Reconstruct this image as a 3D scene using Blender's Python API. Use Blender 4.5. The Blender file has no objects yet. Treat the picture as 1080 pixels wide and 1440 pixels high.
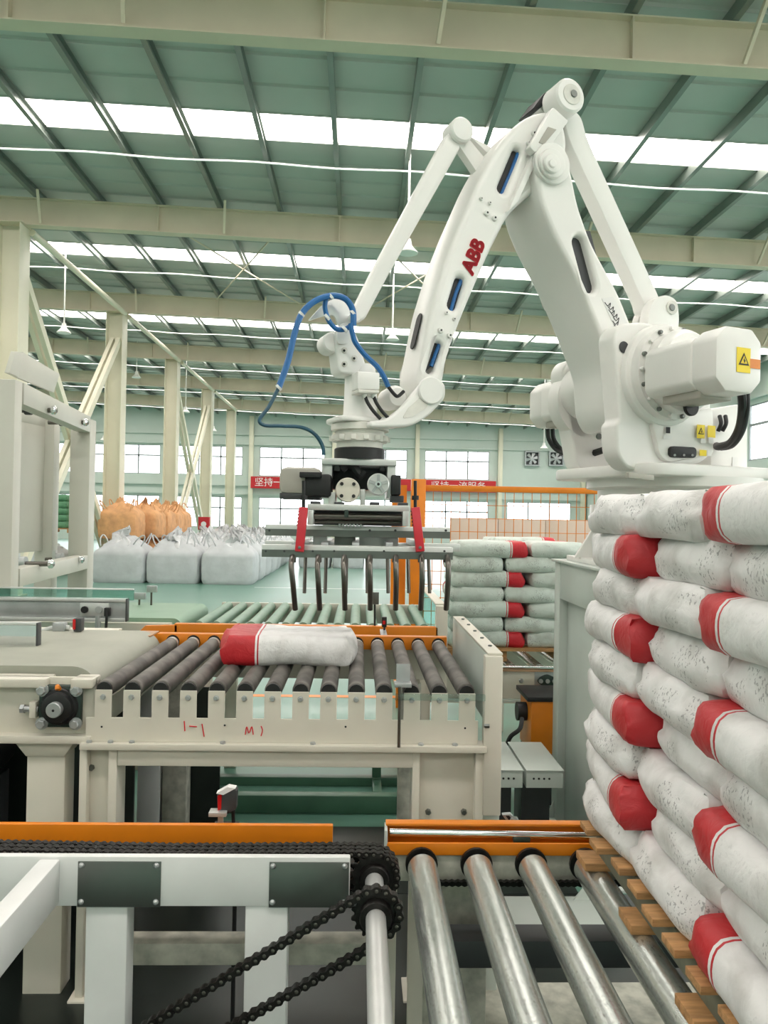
import bpy, bmesh, random
from math import *
from mathutils import Vector, Matrix, noise
V = Vector
S = bpy.context.scene
COL = S.collection
random.seed(7)

# ---------------------------------------------------------------- camera
F = 1080.0
H = 1.4          # camera height above the datum; the floor lies FL below it
FL = -.42
_y = V((-.0324, -.0065, -1)).normalized()
_z = V((sin(radians(1.05)), cos(radians(1.05)), 0))
_z = (_z - _z.dot(_y) * _y).normalized()
_x = _y.cross(_z)
ROT = Matrix((_x, _y, _z))
cam = bpy.data.cameras.new('camera')
cam.sensor_fit = 'VERTICAL'
cam.sensor_height = 36
cam.lens = 27
cam.clip_start = .05
cam.clip_end = 500
camo = bpy.data.objects.new('camera', cam)
camo.matrix_world = Matrix.Translation((0, 0, H)) @ ROT.to_4x4()
COL.objects.link(camo)
S.camera = camo

# ---------------------------------------------------------------- world, exposure
SKYLIGHT = 11.0
world = bpy.data.worlds.new('overcast_sky')
S.world = world
world.use_nodes = True
bg = world.node_tree.nodes['Background']
bg.inputs[0].default_value = (1, 1, .99, 1)
bg.inputs[1].default_value = 5.0
S.view_settings.view_transform = 'Standard'
S.view_settings.look = 'None'
S.view_settings.exposure = 0.27
S.view_settings.gamma = 1
S.view_settings.use_curve_mapping = False


def ray(px, py):
    return ROT @ V(((px - 540) / F, -(py - 720) / F, -1))


def P(px, py, Y):
    d = ray(px, py)
    s = Y / d.y
    return V((d.x * s, Y, H + d.z * s))


def PZ(px, py, z):
    d = ray(px, py)
    s = (z - H) / d.z
    return V((d.x * s, d.y * s, z))


# ---------------------------------------------------------------- materials
def lin(c):
    return tuple(((v / 255) / 12.92 if v <= 10 else ((v / 255 + .055) / 1.055) ** 2.4) for v in c) + (1,)


def mat(name, rgb, rough=.5, metal=0, var=.06, scale=6, bump=0, bscale=40, spec=.5, rgb2=None, thr=(.45, .6), stretch=None):
    m = bpy.data.materials.new(name)
    m.use_nodes = True
    nt = m.node_tree
    N, L = nt.nodes, nt.links
    b = N['Principled BSDF']
    b.inputs['Roughness'].default_value = rough
    b.inputs['Metallic'].default_value = metal
    b.inputs['Specular IOR Level'].default_value = spec
    tc = N.new('ShaderNodeTexCoord')
    src = tc.outputs['Object']
    if stretch:
        mp = N.new('ShaderNodeMapping')
        mp.inputs['Scale'].default_value = stretch
        L.new(src, mp.inputs[0])
        src = mp.outputs[0]
    n = N.new('ShaderNodeTexNoise')
    n.inputs['Scale'].default_value = scale
    n.inputs['Detail'].default_value = 5
    L.new(src, n.inputs['Vector'])
    r = N.new('ShaderNodeValToRGB')
    c = lin(rgb)
    c2 = lin(rgb2) if rgb2 else tuple(v * (1 - var * 2.2) for v in c[:3]) + (1,)
    r.color_ramp.elements[0].color = c2
    r.color_ramp.elements[1].color = c
    r.color_ramp.elements[0].position, r.color_ramp.elements[1].position = thr if rgb2 else (.3, .65)
    L.new(n.outputs['Fac'], r.inputs[0])
    L.new(r.outputs[0], b.inputs['Base Color'])
    if bump:
        n2 = N.new('ShaderNodeTexNoise')
        n2.inputs['Scale'].default_value = bscale
        n2.inputs['Detail'].default_value = 4
        L.new(src, n2.inputs['Vector'])
        bp = N.new('ShaderNodeBump')
        bp.inputs['Strength'].default_value = bump
        bp.inputs['Distance'].default_value = .01
        L.new(n2.outputs['Fac'], bp.inputs['Height'])
        L.new(bp.outputs[0], b.inputs['Normal'])
    return m


def emis(name, rgb, s):
    m = bpy.data.materials.new(name)
    m.use_nodes = True
    b = m.node_tree.nodes['Principled BSDF']
    b.inputs['Base Color'].default_value = lin(rgb)
    b.inputs['Emission Color'].default_value = lin(rgb)
    b.inputs['Emission Strength'].default_value = s
    return m


M = dict(
    robot=mat('robot_white_enamel', (236, 235, 231), .32, var=.02, scale=3),
    robot_dirty=mat('robot_white_enamel_dusty', (228, 226, 218), .5, var=.08, scale=14),
    cream=mat('cream_machine_paint', (214, 210, 196), .4, var=.04, scale=4),
    white=mat('white_machine_paint', (226, 228, 226), .4, var=.04, scale=5),
    dusty=mat('cream_paint_dusty', (196, 196, 182), .6, var=.2, scale=18),
    palegreen=mat('pale_grey_green_paint', (200, 208, 201), .42, var=.04, scale=3),
    orange=mat('orange_enamel', (228, 132, 22), .38, var=.06, scale=6),
    girder=mat('girder_cream_paint', (216, 205, 182), .55, var=.05, scale=1.2),
    column=mat('column_white_paint', (226, 222, 200), .5, var=.03, scale=1),
    roof=mat('roof_sheet_green', (190, 194, 187), .5, var=.05, scale=.6),
    purlin=mat('purlin_galvanised_green', (132, 142, 134), .35, .35, var=.1, scale=1.5),
    wall=mat('wall_sheet_green', (198, 210, 202), .55, var=.03, scale=.5),
    steel=mat('brushed_steel_plate', (126, 130, 126), .38, .85, var=.12, scale=4),
    galv=mat('galvanised_steel', (186, 190, 190), .4, .6, var=.1, scale=9),
    alu=mat('aluminium', (214, 216, 214), .35, .55, var=.05, scale=9),
    chrome=mat('polished_chrome', (232, 234, 236), .09, 1, var=.02),
    finger=mat('dark_steel_tube', (112, 108, 102), .28, .9, var=.1, scale=12),
    black=mat('black_rubber', (26, 27, 28), .5, var=.2, scale=9),
    iron=mat('oily_black_iron', (38, 36, 34), .42, .5, var=.3, scale=25, bump=.2, bscale=60),
    rubber=mat('grey_dusty_roller_rubber', (120, 116, 110), .6, var=.0, scale=7, rgb2=(84, 80, 76), thr=(.4, .62)),
    greenroll=mat('green_coated_roller', (126, 156, 136), .45, var=.08, scale=6),
    zinc=mat('zinc_roller_shell', (204, 210, 205), .27, .8, var=.0, scale=230, rgb2=(134, 132, 126), thr=(.31, .42), bump=.05, bscale=150, stretch=(1, .6, 1)),
    green=mat('dark_green_paint', (74, 112, 92), .4, var=.12, scale=4),
    greenbelt=mat('green_conveyor_belt', (132, 164, 140), .5, var=.06, scale=3),
    greybelt=mat('grey_green_conveyor_belt', (164, 166, 152), .55, var=.08, scale=3),
    bearing=mat('dark_green_cast_iron', (40, 58, 52), .38, var=.1, scale=12),
    wood=mat('pallet_pine', (196, 148, 96), .7, var=.2, scale=9, bump=.3, bscale=50, stretch=(1, 8, 8)),
    woodgrey=mat('pallet_weathered_wood', (120, 122, 104), .8, var=.2, scale=9),
    red=mat('red_enamel', (196, 38, 52), .35, var=.05),
    redcloth=mat('red_banner_cloth', (196, 40, 46), .7, var=.05),
    redprint=mat('red_lettering', (206, 30, 44), .5, var=0),
    yellow=mat('yellow_sticker', (240, 212, 40), .5, var=0),
    paper=mat('white_paper_label', (232, 232, 230), .6, var=.02),
    ink=mat('black_ink', (30, 30, 32), .6, var=0),
    tan=mat('tan_woven_bag', (222, 168, 116), .75, var=.12, scale=5, bump=.4, bscale=20),
    jumbo=mat('white_woven_bag', (194, 198, 200), .6, var=.06, scale=4, bump=.35, bscale=16),
    liner=mat('shiny_plastic_liner', (222, 224, 225), .28, var=.18, scale=5, bump=.5, bscale=14),
    blue=mat('blue_air_hose', (30, 104, 168), .4, var=.08, scale=20),
    beige=mat('beige_board', (214, 192, 176), .7, var=.03, scale=2),
    greensack=mat('green_sack', (96, 150, 112), .65, var=.15, scale=9, bump=.3),
    motor=mat('grey_beige_cover', (176, 172, 162), .5, var=.04),
    copper=mat('brown_phenolic_sheet', (190, 152, 118), .45, var=.08),
    darkgrey=mat('dark_grey_plastic', (62, 64, 66), .45, var=.1),
    redlens=mat('red_sensor_lens', (190, 30, 30), .2, var=0),
    lampwhite=mat('white_lamp_enamel', (238, 238, 232), .4, var=.02),
    conduit=mat('white_pvc_conduit', (245, 246, 244), .35, var=0),
    shadepaint=mat('painted_shade_dark', (44, 52, 48), .38, .3, var=.25, scale=3),  # dark tone that paints in the shade under the machines
    winframe=mat('grey_window_frame', (150, 156, 156), .5, var=.02),
    portal=mat('warm_grey_machine_paint', (200, 199, 188), .45, var=.03, scale=3),
    tealhose=mat('dark_teal_hose', (36, 84, 104), .4, var=.1, scale=12),
    concrete=mat('outdoor_concrete', (190, 190, 184), .85, var=.08, scale=.3),
)

M['skylight'] = emis('daylit_fibreglass_skylight', (255, 244, 239), SKYLIGHT)


def mk_floor():
    m = mat('green_epoxy_floor', (102, 144, 128), .32, var=.06, scale=.5, bump=.02, bscale=3)
    m.node_tree.nodes['Principled BSDF'].inputs['Specular IOR Level'].default_value = .32
    m.node_tree.nodes['Principled BSDF'].inputs['Coat Weight'].default_value = .15
    m.node_tree.nodes['Principled BSDF'].inputs['Coat Roughness'].default_value = .06
    return m


def mk_glass(name, tint, rough=.02, mixf=.9):
    m = bpy.data.materials.new(name)
    m.use_nodes = True
    N, L = m.node_tree.nodes, m.node_tree.links
    N.remove(N['Principled BSDF'])
    t = N.new('ShaderNodeBsdfTransparent')
    t.inputs[0].default_value = tint
    g = N.new('ShaderNodeBsdfGlossy')
    g.inputs['Roughness'].default_value = rough
    x = N.new('ShaderNodeMixShader')
    x.inputs[0].default_value = .07
    L.new(t.outputs[0], x.inputs[1])
    L.new(g.outputs[0], x.inputs[2])
    L.new(x.outputs[0], N['Material Output'].inputs[0])
    return m


def mk_bag(name, red_from, red=(186, 34, 42), body=(228, 227, 226), text=.5):
    """Printed sack: long axis X in object space, red printed end beyond red_from, text smudges on the long sides."""
    m = bpy.data.materials.new(name)
    m.use_nodes = True
    nt = m.node_tree
    N, L = nt.nodes, nt.links
    b = N['Principled BSDF']
    b.inputs['Roughness'].default_value = .45
    tc = N.new('ShaderNodeTexCoord')
    sep = N.new('ShaderNodeSeparateXYZ')
    L.new(tc.outputs['Object'], sep.inputs[0])

    def math_(op, a, bb, clamp=False):
        n = N.new('ShaderNodeMath')
        n.operation = op
        n.use_clamp = clamp
        for i, v in enumerate((a, bb)):
            if v is None:
                continue
            if isinstance(v, (int, float)):
                n.inputs[i].default_value = v
            else:
                L.new(v, n.inputs[i])
        return n.outputs[0]

    def mix(fac, a, bb):
        n = N.new('ShaderNodeMix')
        n.data_type = 'RGBA'
        L.new(fac, n.inputs['Factor'])
        for k, v in ((6, a), (7, bb)):
            if isinstance(v, tuple):
                n.inputs[k].default_value = v
            else:
                L.new(v, n.inputs[k])
        return n.outputs[2]
    X, Y, Z = sep.outputs
    oi = N.new('ShaderNodeObjectInfo')
    rnd = math_('MULTIPLY', oi.outputs['Random'], 30)
    off = N.new('ShaderNodeVectorMath')
    off.operation = 'ADD'
    L.new(tc.outputs['Object'], off.inputs[0])
    cb = N.new('ShaderNodeCombineXYZ')
    for i in range(3):
        L.new(rnd, cb.inputs[i])
    L.new(cb.outputs[0], off.inputs[1])
    # dirt
    n1 = N.new('ShaderNodeTexNoise')
    n1.inputs['Scale'].default_value = 9
    n1.inputs['Detail'].default_value = 6
    L.new(off.outputs[0], n1.inputs['Vector'])
    r1 = N.new('ShaderNodeMapRange')
    r1.inputs[1].default_value, r1.inputs[2].default_value = .5, .78
    r1.inputs[3].default_value, r1.inputs[4].default_value = 0, .6
    L.new(n1.outputs['Fac'], r1.inputs[0])
    base = mix(r1.outputs[0], lin(body), lin((150, 148, 140)))
    # printed text smudges: columns of blotches in bands of z and x, only away from the top
    mp = N.new('ShaderNodeMapping')
    mp.inputs['Scale'].default_value = (74, 74, 46)
    L.new(off.outputs[0], mp.inputs[0])
    n2 = N.new('ShaderNodeTexNoise')
    n2.inputs['Scale'].default_value = 2.2
    n2.inputs['Detail'].default_value = 2
    L.new(mp.outputs[0], n2.inputs['Vector'])
    t = math_('GREATER_THAN', n2.outputs['Fac'], .6)
    n3 = N.new('ShaderNodeTexNoise')
    n3.inputs['Scale'].default_value = 7
    L.new(off.outputs[0], n3.inputs['Vector'])
    t2 = math_('GREATER_THAN', n3.outputs['Fac'], .53)
    zz = math_('LESS_THAN', math_('ABSOLUTE', Z, None), .042)
    t = math_('MULTIPLY', math_('MULTIPLY', math_('MULTIPLY', t, t2), zz), text)
    base = mix(t, base, lin((70, 70, 72)))
    isred = math_('GREATER_THAN', X, red_from)
    base = mix(isred, base, lin(red))
    d1 = math_('LESS_THAN', math_('ABSOLUTE', math_('SUBTRACT', X, red_from - .012), None), .003)
    base = mix(d1, base, lin(red))
    L.new(base, b.inputs['Base Color'])
    n4 = N.new('ShaderNodeTexNoise')
    n4.inputs['Scale'].default_value = 22
    n4.inputs['Detail'].default_value = 5
    n4.inputs['Distortion'].default_value = .8
    L.new(off.outputs[0], n4.inputs['Vector'])
    bp = N.new('ShaderNodeBump')
    bp.inputs['Strength'].default_value = .45
    bp.inputs['Distance'].default_value = .01
    L.new(n4.outputs['Fac'], bp.inputs['Height'])
    L.new(bp.outputs[0], b.inputs['Normal'])
    return m


M['floor'] = mk_floor()
M['glass'] = mk_glass('window_glass', (.96, .98, 1, 1))
M['acrylic'] = mk_glass('clear_acrylic', (.82, .9, .88, 1), .05)
M['tealglass'] = mk_glass('teal_tinted_acrylic', (.62, .82, .78, 1), .1)
M['bag'] = mk_bag('printed_paper_sack', .15)
M['bag2'] = mk_bag('printed_paper_sack_wide_red', .135, text=.12)
M['bagl'] = mk_bag('printed_paper_sack_plain_side', .15, text=.1)
M['bagg'] = mk_bag('printed_paper_sack_green_dust', .15, (196, 34, 46), (204, 214, 206))


# ---------------------------------------------------------------- geometry helpers
class MB:
    def __init__(s):
        s.v, s.f = [], []

    def add(s, vs, fs):
        o = len(s.v)
        s.v += [V(a) for a in vs]
        s.f += [[i + o for i in q] for q in fs]
        return s

    def box(s, a, b):
        x0, y0, z0 = a
        x1, y1, z1 = b
        return s.add([(x0, y0, z0), (x1, y0, z0), (x1, y1, z0), (x0, y1, z0), (x0, y0, z1), (x1, y0, z1), (x1, y1, z1), (x0, y1, z1)],
                     [(0, 3, 2, 1), (4, 5, 6, 7), (0, 1, 5, 4), (1, 2, 6, 5), (2, 3, 7, 6), (3, 0, 4, 7)])

    def prism(s, pts, vec):
        pts = [V(p) for p in pts]
        vec = V(vec)
        n = len(pts)
        return s.add(pts + [p + vec for p in pts], [list(range(n)), list(range(2 * n - 1, n - 1, -1))] + [(i, i + n, (i + 1) % n + n, (i + 1) % n) for i in range(n)])

    def bar(s, a, b, w, h, up=(0, 0, 1)):
        a, b = V(a), V(b)
        d = (b - a).normalized()
        u = V(up)
        if abs(d.dot(u)) > .98:
            u = V((0, 1, 0))
        sx = d.cross(u).normalized() * w / 2
        sy = sx.cross(d).normalized() * h / 2
        return s.prism([a - sx - sy, a + sx - sy, a + sx + sy, a - sx + sy], b - a)

    def cyl(s, a, b, r, n=20, r2=None):
        a, b = V(a), V(b)
        r2 = r if r2 is None else r2
        return s.lathe(a, b - a, [(0, r), (1, r2)], n)

    def lathe(s, o, axis, prof, n=24):
        """prof: (t along axis 0..1, radius)"""
        o, axis = V(o), V(axis)
        d = axis.normalized()
        u = d.orthogonal().normalized()
        w = d.cross(u)
        vs = []
        for t, r in prof:
            c = o + axis * t
            for k in range(n):
                q = 2 * pi * k / n
                vs.append(c + (u * cos(q) + w * sin(q)) * r)
        fs = []
        m = len(prof)
        for j in range(m - 1):
            for k in range(n):
                k2 = (k + 1) % n
                fs.append((j * n + k, j * n + k2, (j + 1) * n + k2, (j + 1) * n + k))
        fs.append(list(range(n))[::-1])
        fs.append([(m - 1) * n + k for k in range(n)])
        return s.add(vs, fs)

    def tube(s, pts, r, n=10, sub=6):
        pts = [V(p) for p in pts]
        path = []
        m = len(pts)
        if sub > 1 and m > 2:
            for i in range(m - 1):
                p0, p1, p2, p3 = pts[max(i - 1, 0)], pts[i], pts[i + 1], pts[min(i + 2, m - 1)]
                for k in range(sub):
                    t = k / sub
                    path.append(.5 * ((2 * p1) + (p2 - p0) * t + (2 * p0 - 5 * p1 + 4 * p2 - p3) * t * t + (3 * p1 - p0 - 3 * p2 + p3) * t ** 3))
            path.append(pts[-1])
        else:
            path = pts
        vs, fs = [], []
        u = None
        for i, p in enumerate(path):
            d = (path[min(i + 1, len(path) - 1)] - path[max(i - 1, 0)]).normalized()
            u = d.orthogonal().normalized() if u is None else (u - d * u.dot(d)).normalized()
            w = d.cross(u)
            for k in range(n):
                q = 2 * pi * k / n
                vs.append(p + (u * cos(q) + w * sin(q)) * r)
        for i in range(len(path) - 1):
            for k in range(n):
                k2 = (k + 1) % n
                fs.append((i * n + k, i * n + k2, (i + 1) * n + k2, (i + 1) * n + k))
        fs.append(list(range(n))[::-1])
        fs.append([(len(path) - 1) * n + k for k in range(n)])
        return s.add(vs, fs)

    def mesh(s, name, material, off=V((0, 0, 0)), bevel=0, smooth=35, seg=2):
        bm = bmesh.new()
        vs = [bm.verts.new(v - off) for v in s.v]
        for q in s.f:
            try:
                bm.faces.new([vs[i] for i in q])
            except ValueError:
                pass
        bmesh.ops.recalc_face_normals(bm, faces=bm.faces)
        if bevel:
            es = [e for e in bm.edges if len(e.link_faces) == 2 and e.calc_face_angle(0) > radians(28)]
            bmesh.ops.bevel(bm, geom=es, offset=bevel, segments=seg, affect='EDGES', profile=.5, clamp_overlap=True)
        me = bpy.data.meshes.new(name)
        bm.to_mesh(me)
        bm.free()
        me.materials.append(material if not isinstance(material, str) else M[material])
        me.polygons.foreach_set('use_smooth', [True] * len(me.polygons))
        me.set_sharp_from_angle(angle=radians(smooth))
        return me

    def build(s, name, material, parent=None, bevel=0, smooth=35, seg=2):
        """As a child: mesh kept in the parent's frame. As a top-level object: origin at bottom centre."""
        if parent is not None:
            off = ROOT[parent.name]
            o = bpy.data.objects.new(name, s.mesh(name, material, off, bevel, smooth, seg))
            COL.objects.link(o)
            o.parent = parent
            ROOT[o.name] = off
            return o
        xs = [v.x for v in s.v]
        ys = [v.y for v in s.v]
        zs = [v.z for v in s.v]
        off = V(((min(xs) + max(xs)) / 2, (min(ys) + max(ys)) / 2, min(zs)))
        o = bpy.data.objects.new(name, s.mesh(name, material, off, bevel, smooth, seg))
        o.location = off
        COL.objects.link(o)
        ROOT[o.name] = off
        return o


ROOT = {}


def tag(o, label=None, cat=None, group=None, kind=None):
    if label:
        o['label'] = label
    if cat:
        o['category'] = cat
    if group:
        o['group'] = group
    if kind:
        o['kind'] = kind
    return o


def thing(name, label, cat, loc, group=None):
    o = bpy.data.objects.new(name, None)
    o.location = loc
    o.empty_display_size = .1
    COL.objects.link(o)
    ROOT[o.name] = V(loc)
    return tag(o, label, cat, group)


def inst(me, name, parent=None, loc=(0, 0, 0), rot=(0, 0, 0)):
    """Object sharing a mesh; loc in world coordinates."""
    o = bpy.data.objects.new(name, me)
    COL.objects.link(o)
    o.location = V(loc)
    o.rotation_euler = rot
    if parent is not None:
        o.parent = parent
        o.location = V(loc) - ROOT[parent.name]
    ROOT[o.name] = V(loc)
    return o


def rpoly(pts, rad, n=5):
    """Round the corners of a 3D polygon."""
    pts = [V(p) for p in pts]
    out = []
    m = len(pts)
    for i in range(m):
        a, b, c = pts[i - 1], pts[i], pts[(i + 1) % m]
        d1, d2 = a - b, c - b
        r = min(rad, d1.length * .45, d2.length * .45)
        s0, s1 = b + d1.normalized() * r, b + d2.normalized() * r
        for k in range(n + 1):
            t = k / n
            out.append(s0 * (1 - t) ** 2 + 2 * b * t * (1 - t) + s1 * t * t)
    return out


def bolt(parent, p, axis, r=.008, h=.006, m='galv'):
    p, axis = V(p), V(axis).normalized()
    return MB().lathe(p, axis * h, [(0, r), (.7, r), (1, r * .75)], 6).build('bolt', m, parent)


# ================================================================ SETTING
XL, XR, YF, YB = -30.0, 15.4, -9.0, 51.8
BAY = 7.0
G0 = 9.6


def roofz(x):
    return 8.06 - .028 * x


fl = MB().box((XL, YF, FL - .2), (XR, YB, FL)).build('floor', 'floor')
tag(fl, 'glossy green epoxy factory floor', kind='structure')
for (a, b) in (((-3, 7.75), (.45, 7.85)), ((-2.6, 19.4), (2.5, 19.48))):
    MB().box((a[0], a[1], FL), (b[0], b[1], FL + .002)).build('marking_line', 'orange' if a[1] < 10 else 'paper', fl)
gd = MB().box((-160, -60, FL - .5), (160, 260, FL - .22)).build('ground', 'concrete')
tag(gd, 'pale concrete ground outside the hall', kind='structure')

# ceiling: sheets and skylights laid across the purlins, one part each
ceil = bpy.data.objects.new('ceiling', None)
COL.objects.link(ceil)
ROOT['ceiling'] = V((0, 0, 0))
tag(ceil, 'green sheet metal roof with rows of white skylight strips', kind='structure')
SH = .95
nb = int((YB - YF) / BAY) + 3
for b in range(-3, 7):
    y0 = G0 + BAY * (b - 0)
    edges = [0, .8, 1.6, 2.4, 3.25, 4.15, 5.0, 5.7, 6.35, 7.0]
    for i in range(len(edges) - 1):
        a, c = y0 + edges[i], y0 + edges[i + 1]
        if c < YF or a > YB:
            continue
        c = min(c, YB)
        sky = i == 4 - 0
        za, zc = roofz(XL), roofz(XR)
        if edges[i] == 3.25:
            MB().prism([(XL, a + .02, za + .03), (XR, a + .02, zc + .03), (XR, c - .02, zc + .03), (XL, c - .02, za + .03)], (0, 0, .02)).build('skylight_panel', 'skylight', ceil)
        else:
            # ribbed sheet: side laps turned down a little
            q = [(XL, a + .006, za), (XL, a + .03, za + .03), (XL, c - .03, za + .03), (XL, c - .006, za), (XL, c - .006, za + .06), (XL, a + .006, za + .06)]
            MB().prism(q, (XR - XL, 0, zc - za)).build('roof_sheet', 'roof', ceil)
px0 = PZ(463, 65, 8.0).x
for k in range(-23, 13):
    x = px0 + 1.29 * k
    if XL + .2 < x < XR - .2:
        z = roofz(x)
        q = [(x - .035, YF, z - .19), (x + .05, YF, z - .19), (x + .05, YF, z - .16), (x - .005, YF, z - .17), (x - .005, YF, z - .02), (x + .05, YF, z - .01), (x + .05, YF, z), (x - .035, YF, z)]
        MB().prism(q, (0, YB - YF, 0)).build('purlin', 'purlin', ceil)


def ibeam_pts(w, h, tf, tw):
    return [(-w / 2, 0), (w / 2, 0), (w / 2, tf), (tw / 2, tf), (tw / 2, h - tf), (w / 2, h - tf), (w / 2, h), (-w / 2, h), (-w / 2, h - tf), (-tw / 2, h - tf), (-tw / 2, tf), (-w / 2, tf)]


GIRD = [G0 + BAY * i for i in range(6)]
for gi, gy in enumerate(GIRD):
    hb = .58
    za, zc = roofz(XL) - .2 - hb, roofz(XR) - .2 - hb
    g = MB().prism([(XL, gy + a, za + b) for a, b in ibeam_pts(.24, hb, .02, .02)], (XR - XL, 0, zc - za)).build('girder', 'girder', ceil)
    for k in range(-14, 14, 1):
        x = px0 + 1.29 * k
        if not (XL + 1 < x < XR - .4):
            continue
        z = roofz(x) - .2
        if k % 3 == 0:
            MB().box((x - .01, gy - .115, z - hb + .02), (x + .01, gy - .01, z - .02)).build('stiffener_plate', 'girder', g)
        if k % 3 == 1:
            MB().bar((x + .2, gy - .5, z + .02), (x + .12, gy - .12, z - hb + .04), .05, .05).build('flange_brace', 'girder', g)

# roof cross bracing rods in the second bay
for x0, x1 in ((-4.4, -1.9), (.2, 2.7)):
    for (a, b) in ((GIRD[1] + .6, GIRD[2] - .4), (GIRD[2] - .4, GIRD[1] + .6)):
        MB().cyl((x0, a, roofz(x0) - .32), (x1, b, roofz(x1) - .32), .022, 6).build('bracing_rod', 'girder', ceil)

# sagging white conduits below the roof, one per bay
for i in range(6):
    y = G0 + BAY * i + 4.45
    pts = []
    for k in range(30):
        x = XL + 1 + (XR - XL - 2) * k / 29
        pts.append((x, y, roofz(x) - .27 - (.035 if k % 2 else 0)))
    MB().tube(pts, .02, 6, 3).build('conduit', 'conduit', ceil)

# columns of the row at the left, pipe ties and braces
for i in range(1, 6):
    gy = GIRD[i]
    x = -7.48
    zt = roofz(x) - .2 - .58
    c = bpy.data.objects.new('column', None)
    COL.objects.link(c)
    ROOT[c.name] = V((x, gy, FL))
    c.location = (x, gy, FL)
    tag(c, 'white painted steel column under the roof girder, number %d of the row from the front' % i, kind='structure')
    MB().prism([(x + b - .25, gy + a, FL) for a, b in ibeam_pts(.5, .5, .022, .016)], (0, 0, zt - FL)).build('shaft', 'column', c, bevel=.004)
    MB().box((x - .3, gy - .3, zt - .02), (x + .3, gy + .3, zt)).build('cap_plate', 'girder', c)
    MB().box((x - .33, gy - .3, FL), (x + .33, gy + .3, FL + .03)).build('base_plate', 'girder', c)
    if i < 5:
        z = zt - .05
        MB().cyl((x + .3, gy + .2, z - .02), (x + .3, gy + BAY - .2, z - .02), .075, 12).build('tie_pipe', 'column', c)
for i in (1, 3):
    y0, y1 = GIRD[i] + .2, GIRD[i + 1] - .2
    b = bpy.data.objects.new('cross_brace', None)
    COL.objects.link(b)
    ROOT[b.name] = V((-7.45, (y0 + y1) / 2, FL))
    b.location = ROOT[b.name]
    tag(b, 'pale crossed steel bracing between columns %d and %d of the row' % (i, i + 1), kind='structure')
    for s, (za, zb) in ((0, (6.6, FL + .3)), (1, (FL + .3, 6.6))):
        for dx in (-.09, .09):
            MB().bar((-7.45 + dx + s * .02, y0, za), (-7.45 + dx + s * .02, y1, zb), .11, .2).build('brace_channel', 'column', b)

# walls: the far wall is built around its window openings
wp = 116.3
wx = [P(16.3 + wp * k, 640, YB).x for k in range(-1, 8)]
PW = wx[1] - wx[0]
WW = PW * .81
upz = (4.05, 5.98)
loz = (.55, 2.6)


def wall_with_holes(name, holes, label, axis, pos, u0, u1, ztop_fn, m='wall', th=.12):
    """axis 'x': wall in the XZ plane at y=pos; 'y': wall in the YZ plane at x=pos. holes: (ua, ub, za, zb)."""
    w = bpy.data.objects.new(name, None)
    COL.objects.link(w)
    ROOT[name] = V((0, 0, 0))
    tag(w, label, kind='structure')
    us = sorted({u0, u1} | {h[0] for h in holes} | {h[1] for h in holes})
    for a, b in zip(us, us[1:]):
        mid = (a + b) / 2
        hs = sorted((h[2], h[3]) for h in holes if h[0] < mid < h[1])
        z = FL
        segs = []
        for za, zb in hs:
            segs.append((z, za))
            z = zb
        segs.append((z, None))
        for z0, z1 in segs:
            t0 = ztop_fn(a) if z1 is None else z1
            t1 = ztop_fn(b) if z1 is None else z1
            if axis == 'x':
                q = [(a, pos, z0), (b, pos, z0), (b, pos, t1), (a, pos, t0)]
                MB().prism(q, (0, th, 0)).build('wall_panel', m, w)
            else:
                q = [(pos, a, z0), (pos, b, z0), (pos, b, t1), (pos, a, t0)]
                MB().prism(q, (th, 0, 0)).build('wall_panel', m, w)
    return w


holes = []
for k, x in enumerate(wx):
    if k == 7:
        continue
    holes.append((x, x + WW, *upz))
    holes.append((x, x + WW, *loz) if k < 8 else (x, x + WW, *loz))
lx = P(710, 720, YB).x
holes.append((wx[7], wx[7] + WW, 1.3, 2.6))
wb = wall_with_holes('wall_back', holes, 'pale green sheet metal end wall with two rows of windows', 'x', YB, XL, XR, lambda u: roofz(u) + .05)
for z in (3.35, 6.75, 6.1, 2.75):
    MB().box((XL, YB - .14, z), (XR, YB, z + .1)).build('girt', 'wall', wb)
for x in wx:
    xx = x - PW * .1
    MB().box((xx - .14, YB - .34, FL), (xx + .14, YB - .02, roofz(xx) - .25)).build('wind_post', 'column', wb, bevel=.01)
yw = []
k = -8.0
while k < YB - 5:
    yw.append(k)
    k += 5.6
rh = []
for y in yw:
    rh.append((y, y + 4.4, 3.9, 6.1))
    rh.append((y, y + 4.4, .9, 2.6))
wr = wall_with_holes('wall_right', rh, 'pale green side wall with tall windows', 'y', XR, YF, YB, lambda u: roofz(XR) + .05)
for z in (3.3, 6.3):
    MB().box((XR - .14, YF, z), (XR, YB, z + .1)).build('girt', 'wall', wr)
tag(MB().box((XL - .12, YF, FL), (XL, YB, roofz(XL) + .05)).build('wall_left', 'wall'), 'pale green side wall far beyond the columns', kind='structure')
tag(MB().prism([(XL, YF - .12, FL), (XR, YF - .12, FL), (XR, YF - .12, roofz(XR) + .05), (XL, YF - .12, roofz(XL) + .05)], (0, .12, 0)).build('wall_front', 'wall'), 'pale green end wall behind the machines', kind='structure')

wn = 0


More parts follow.
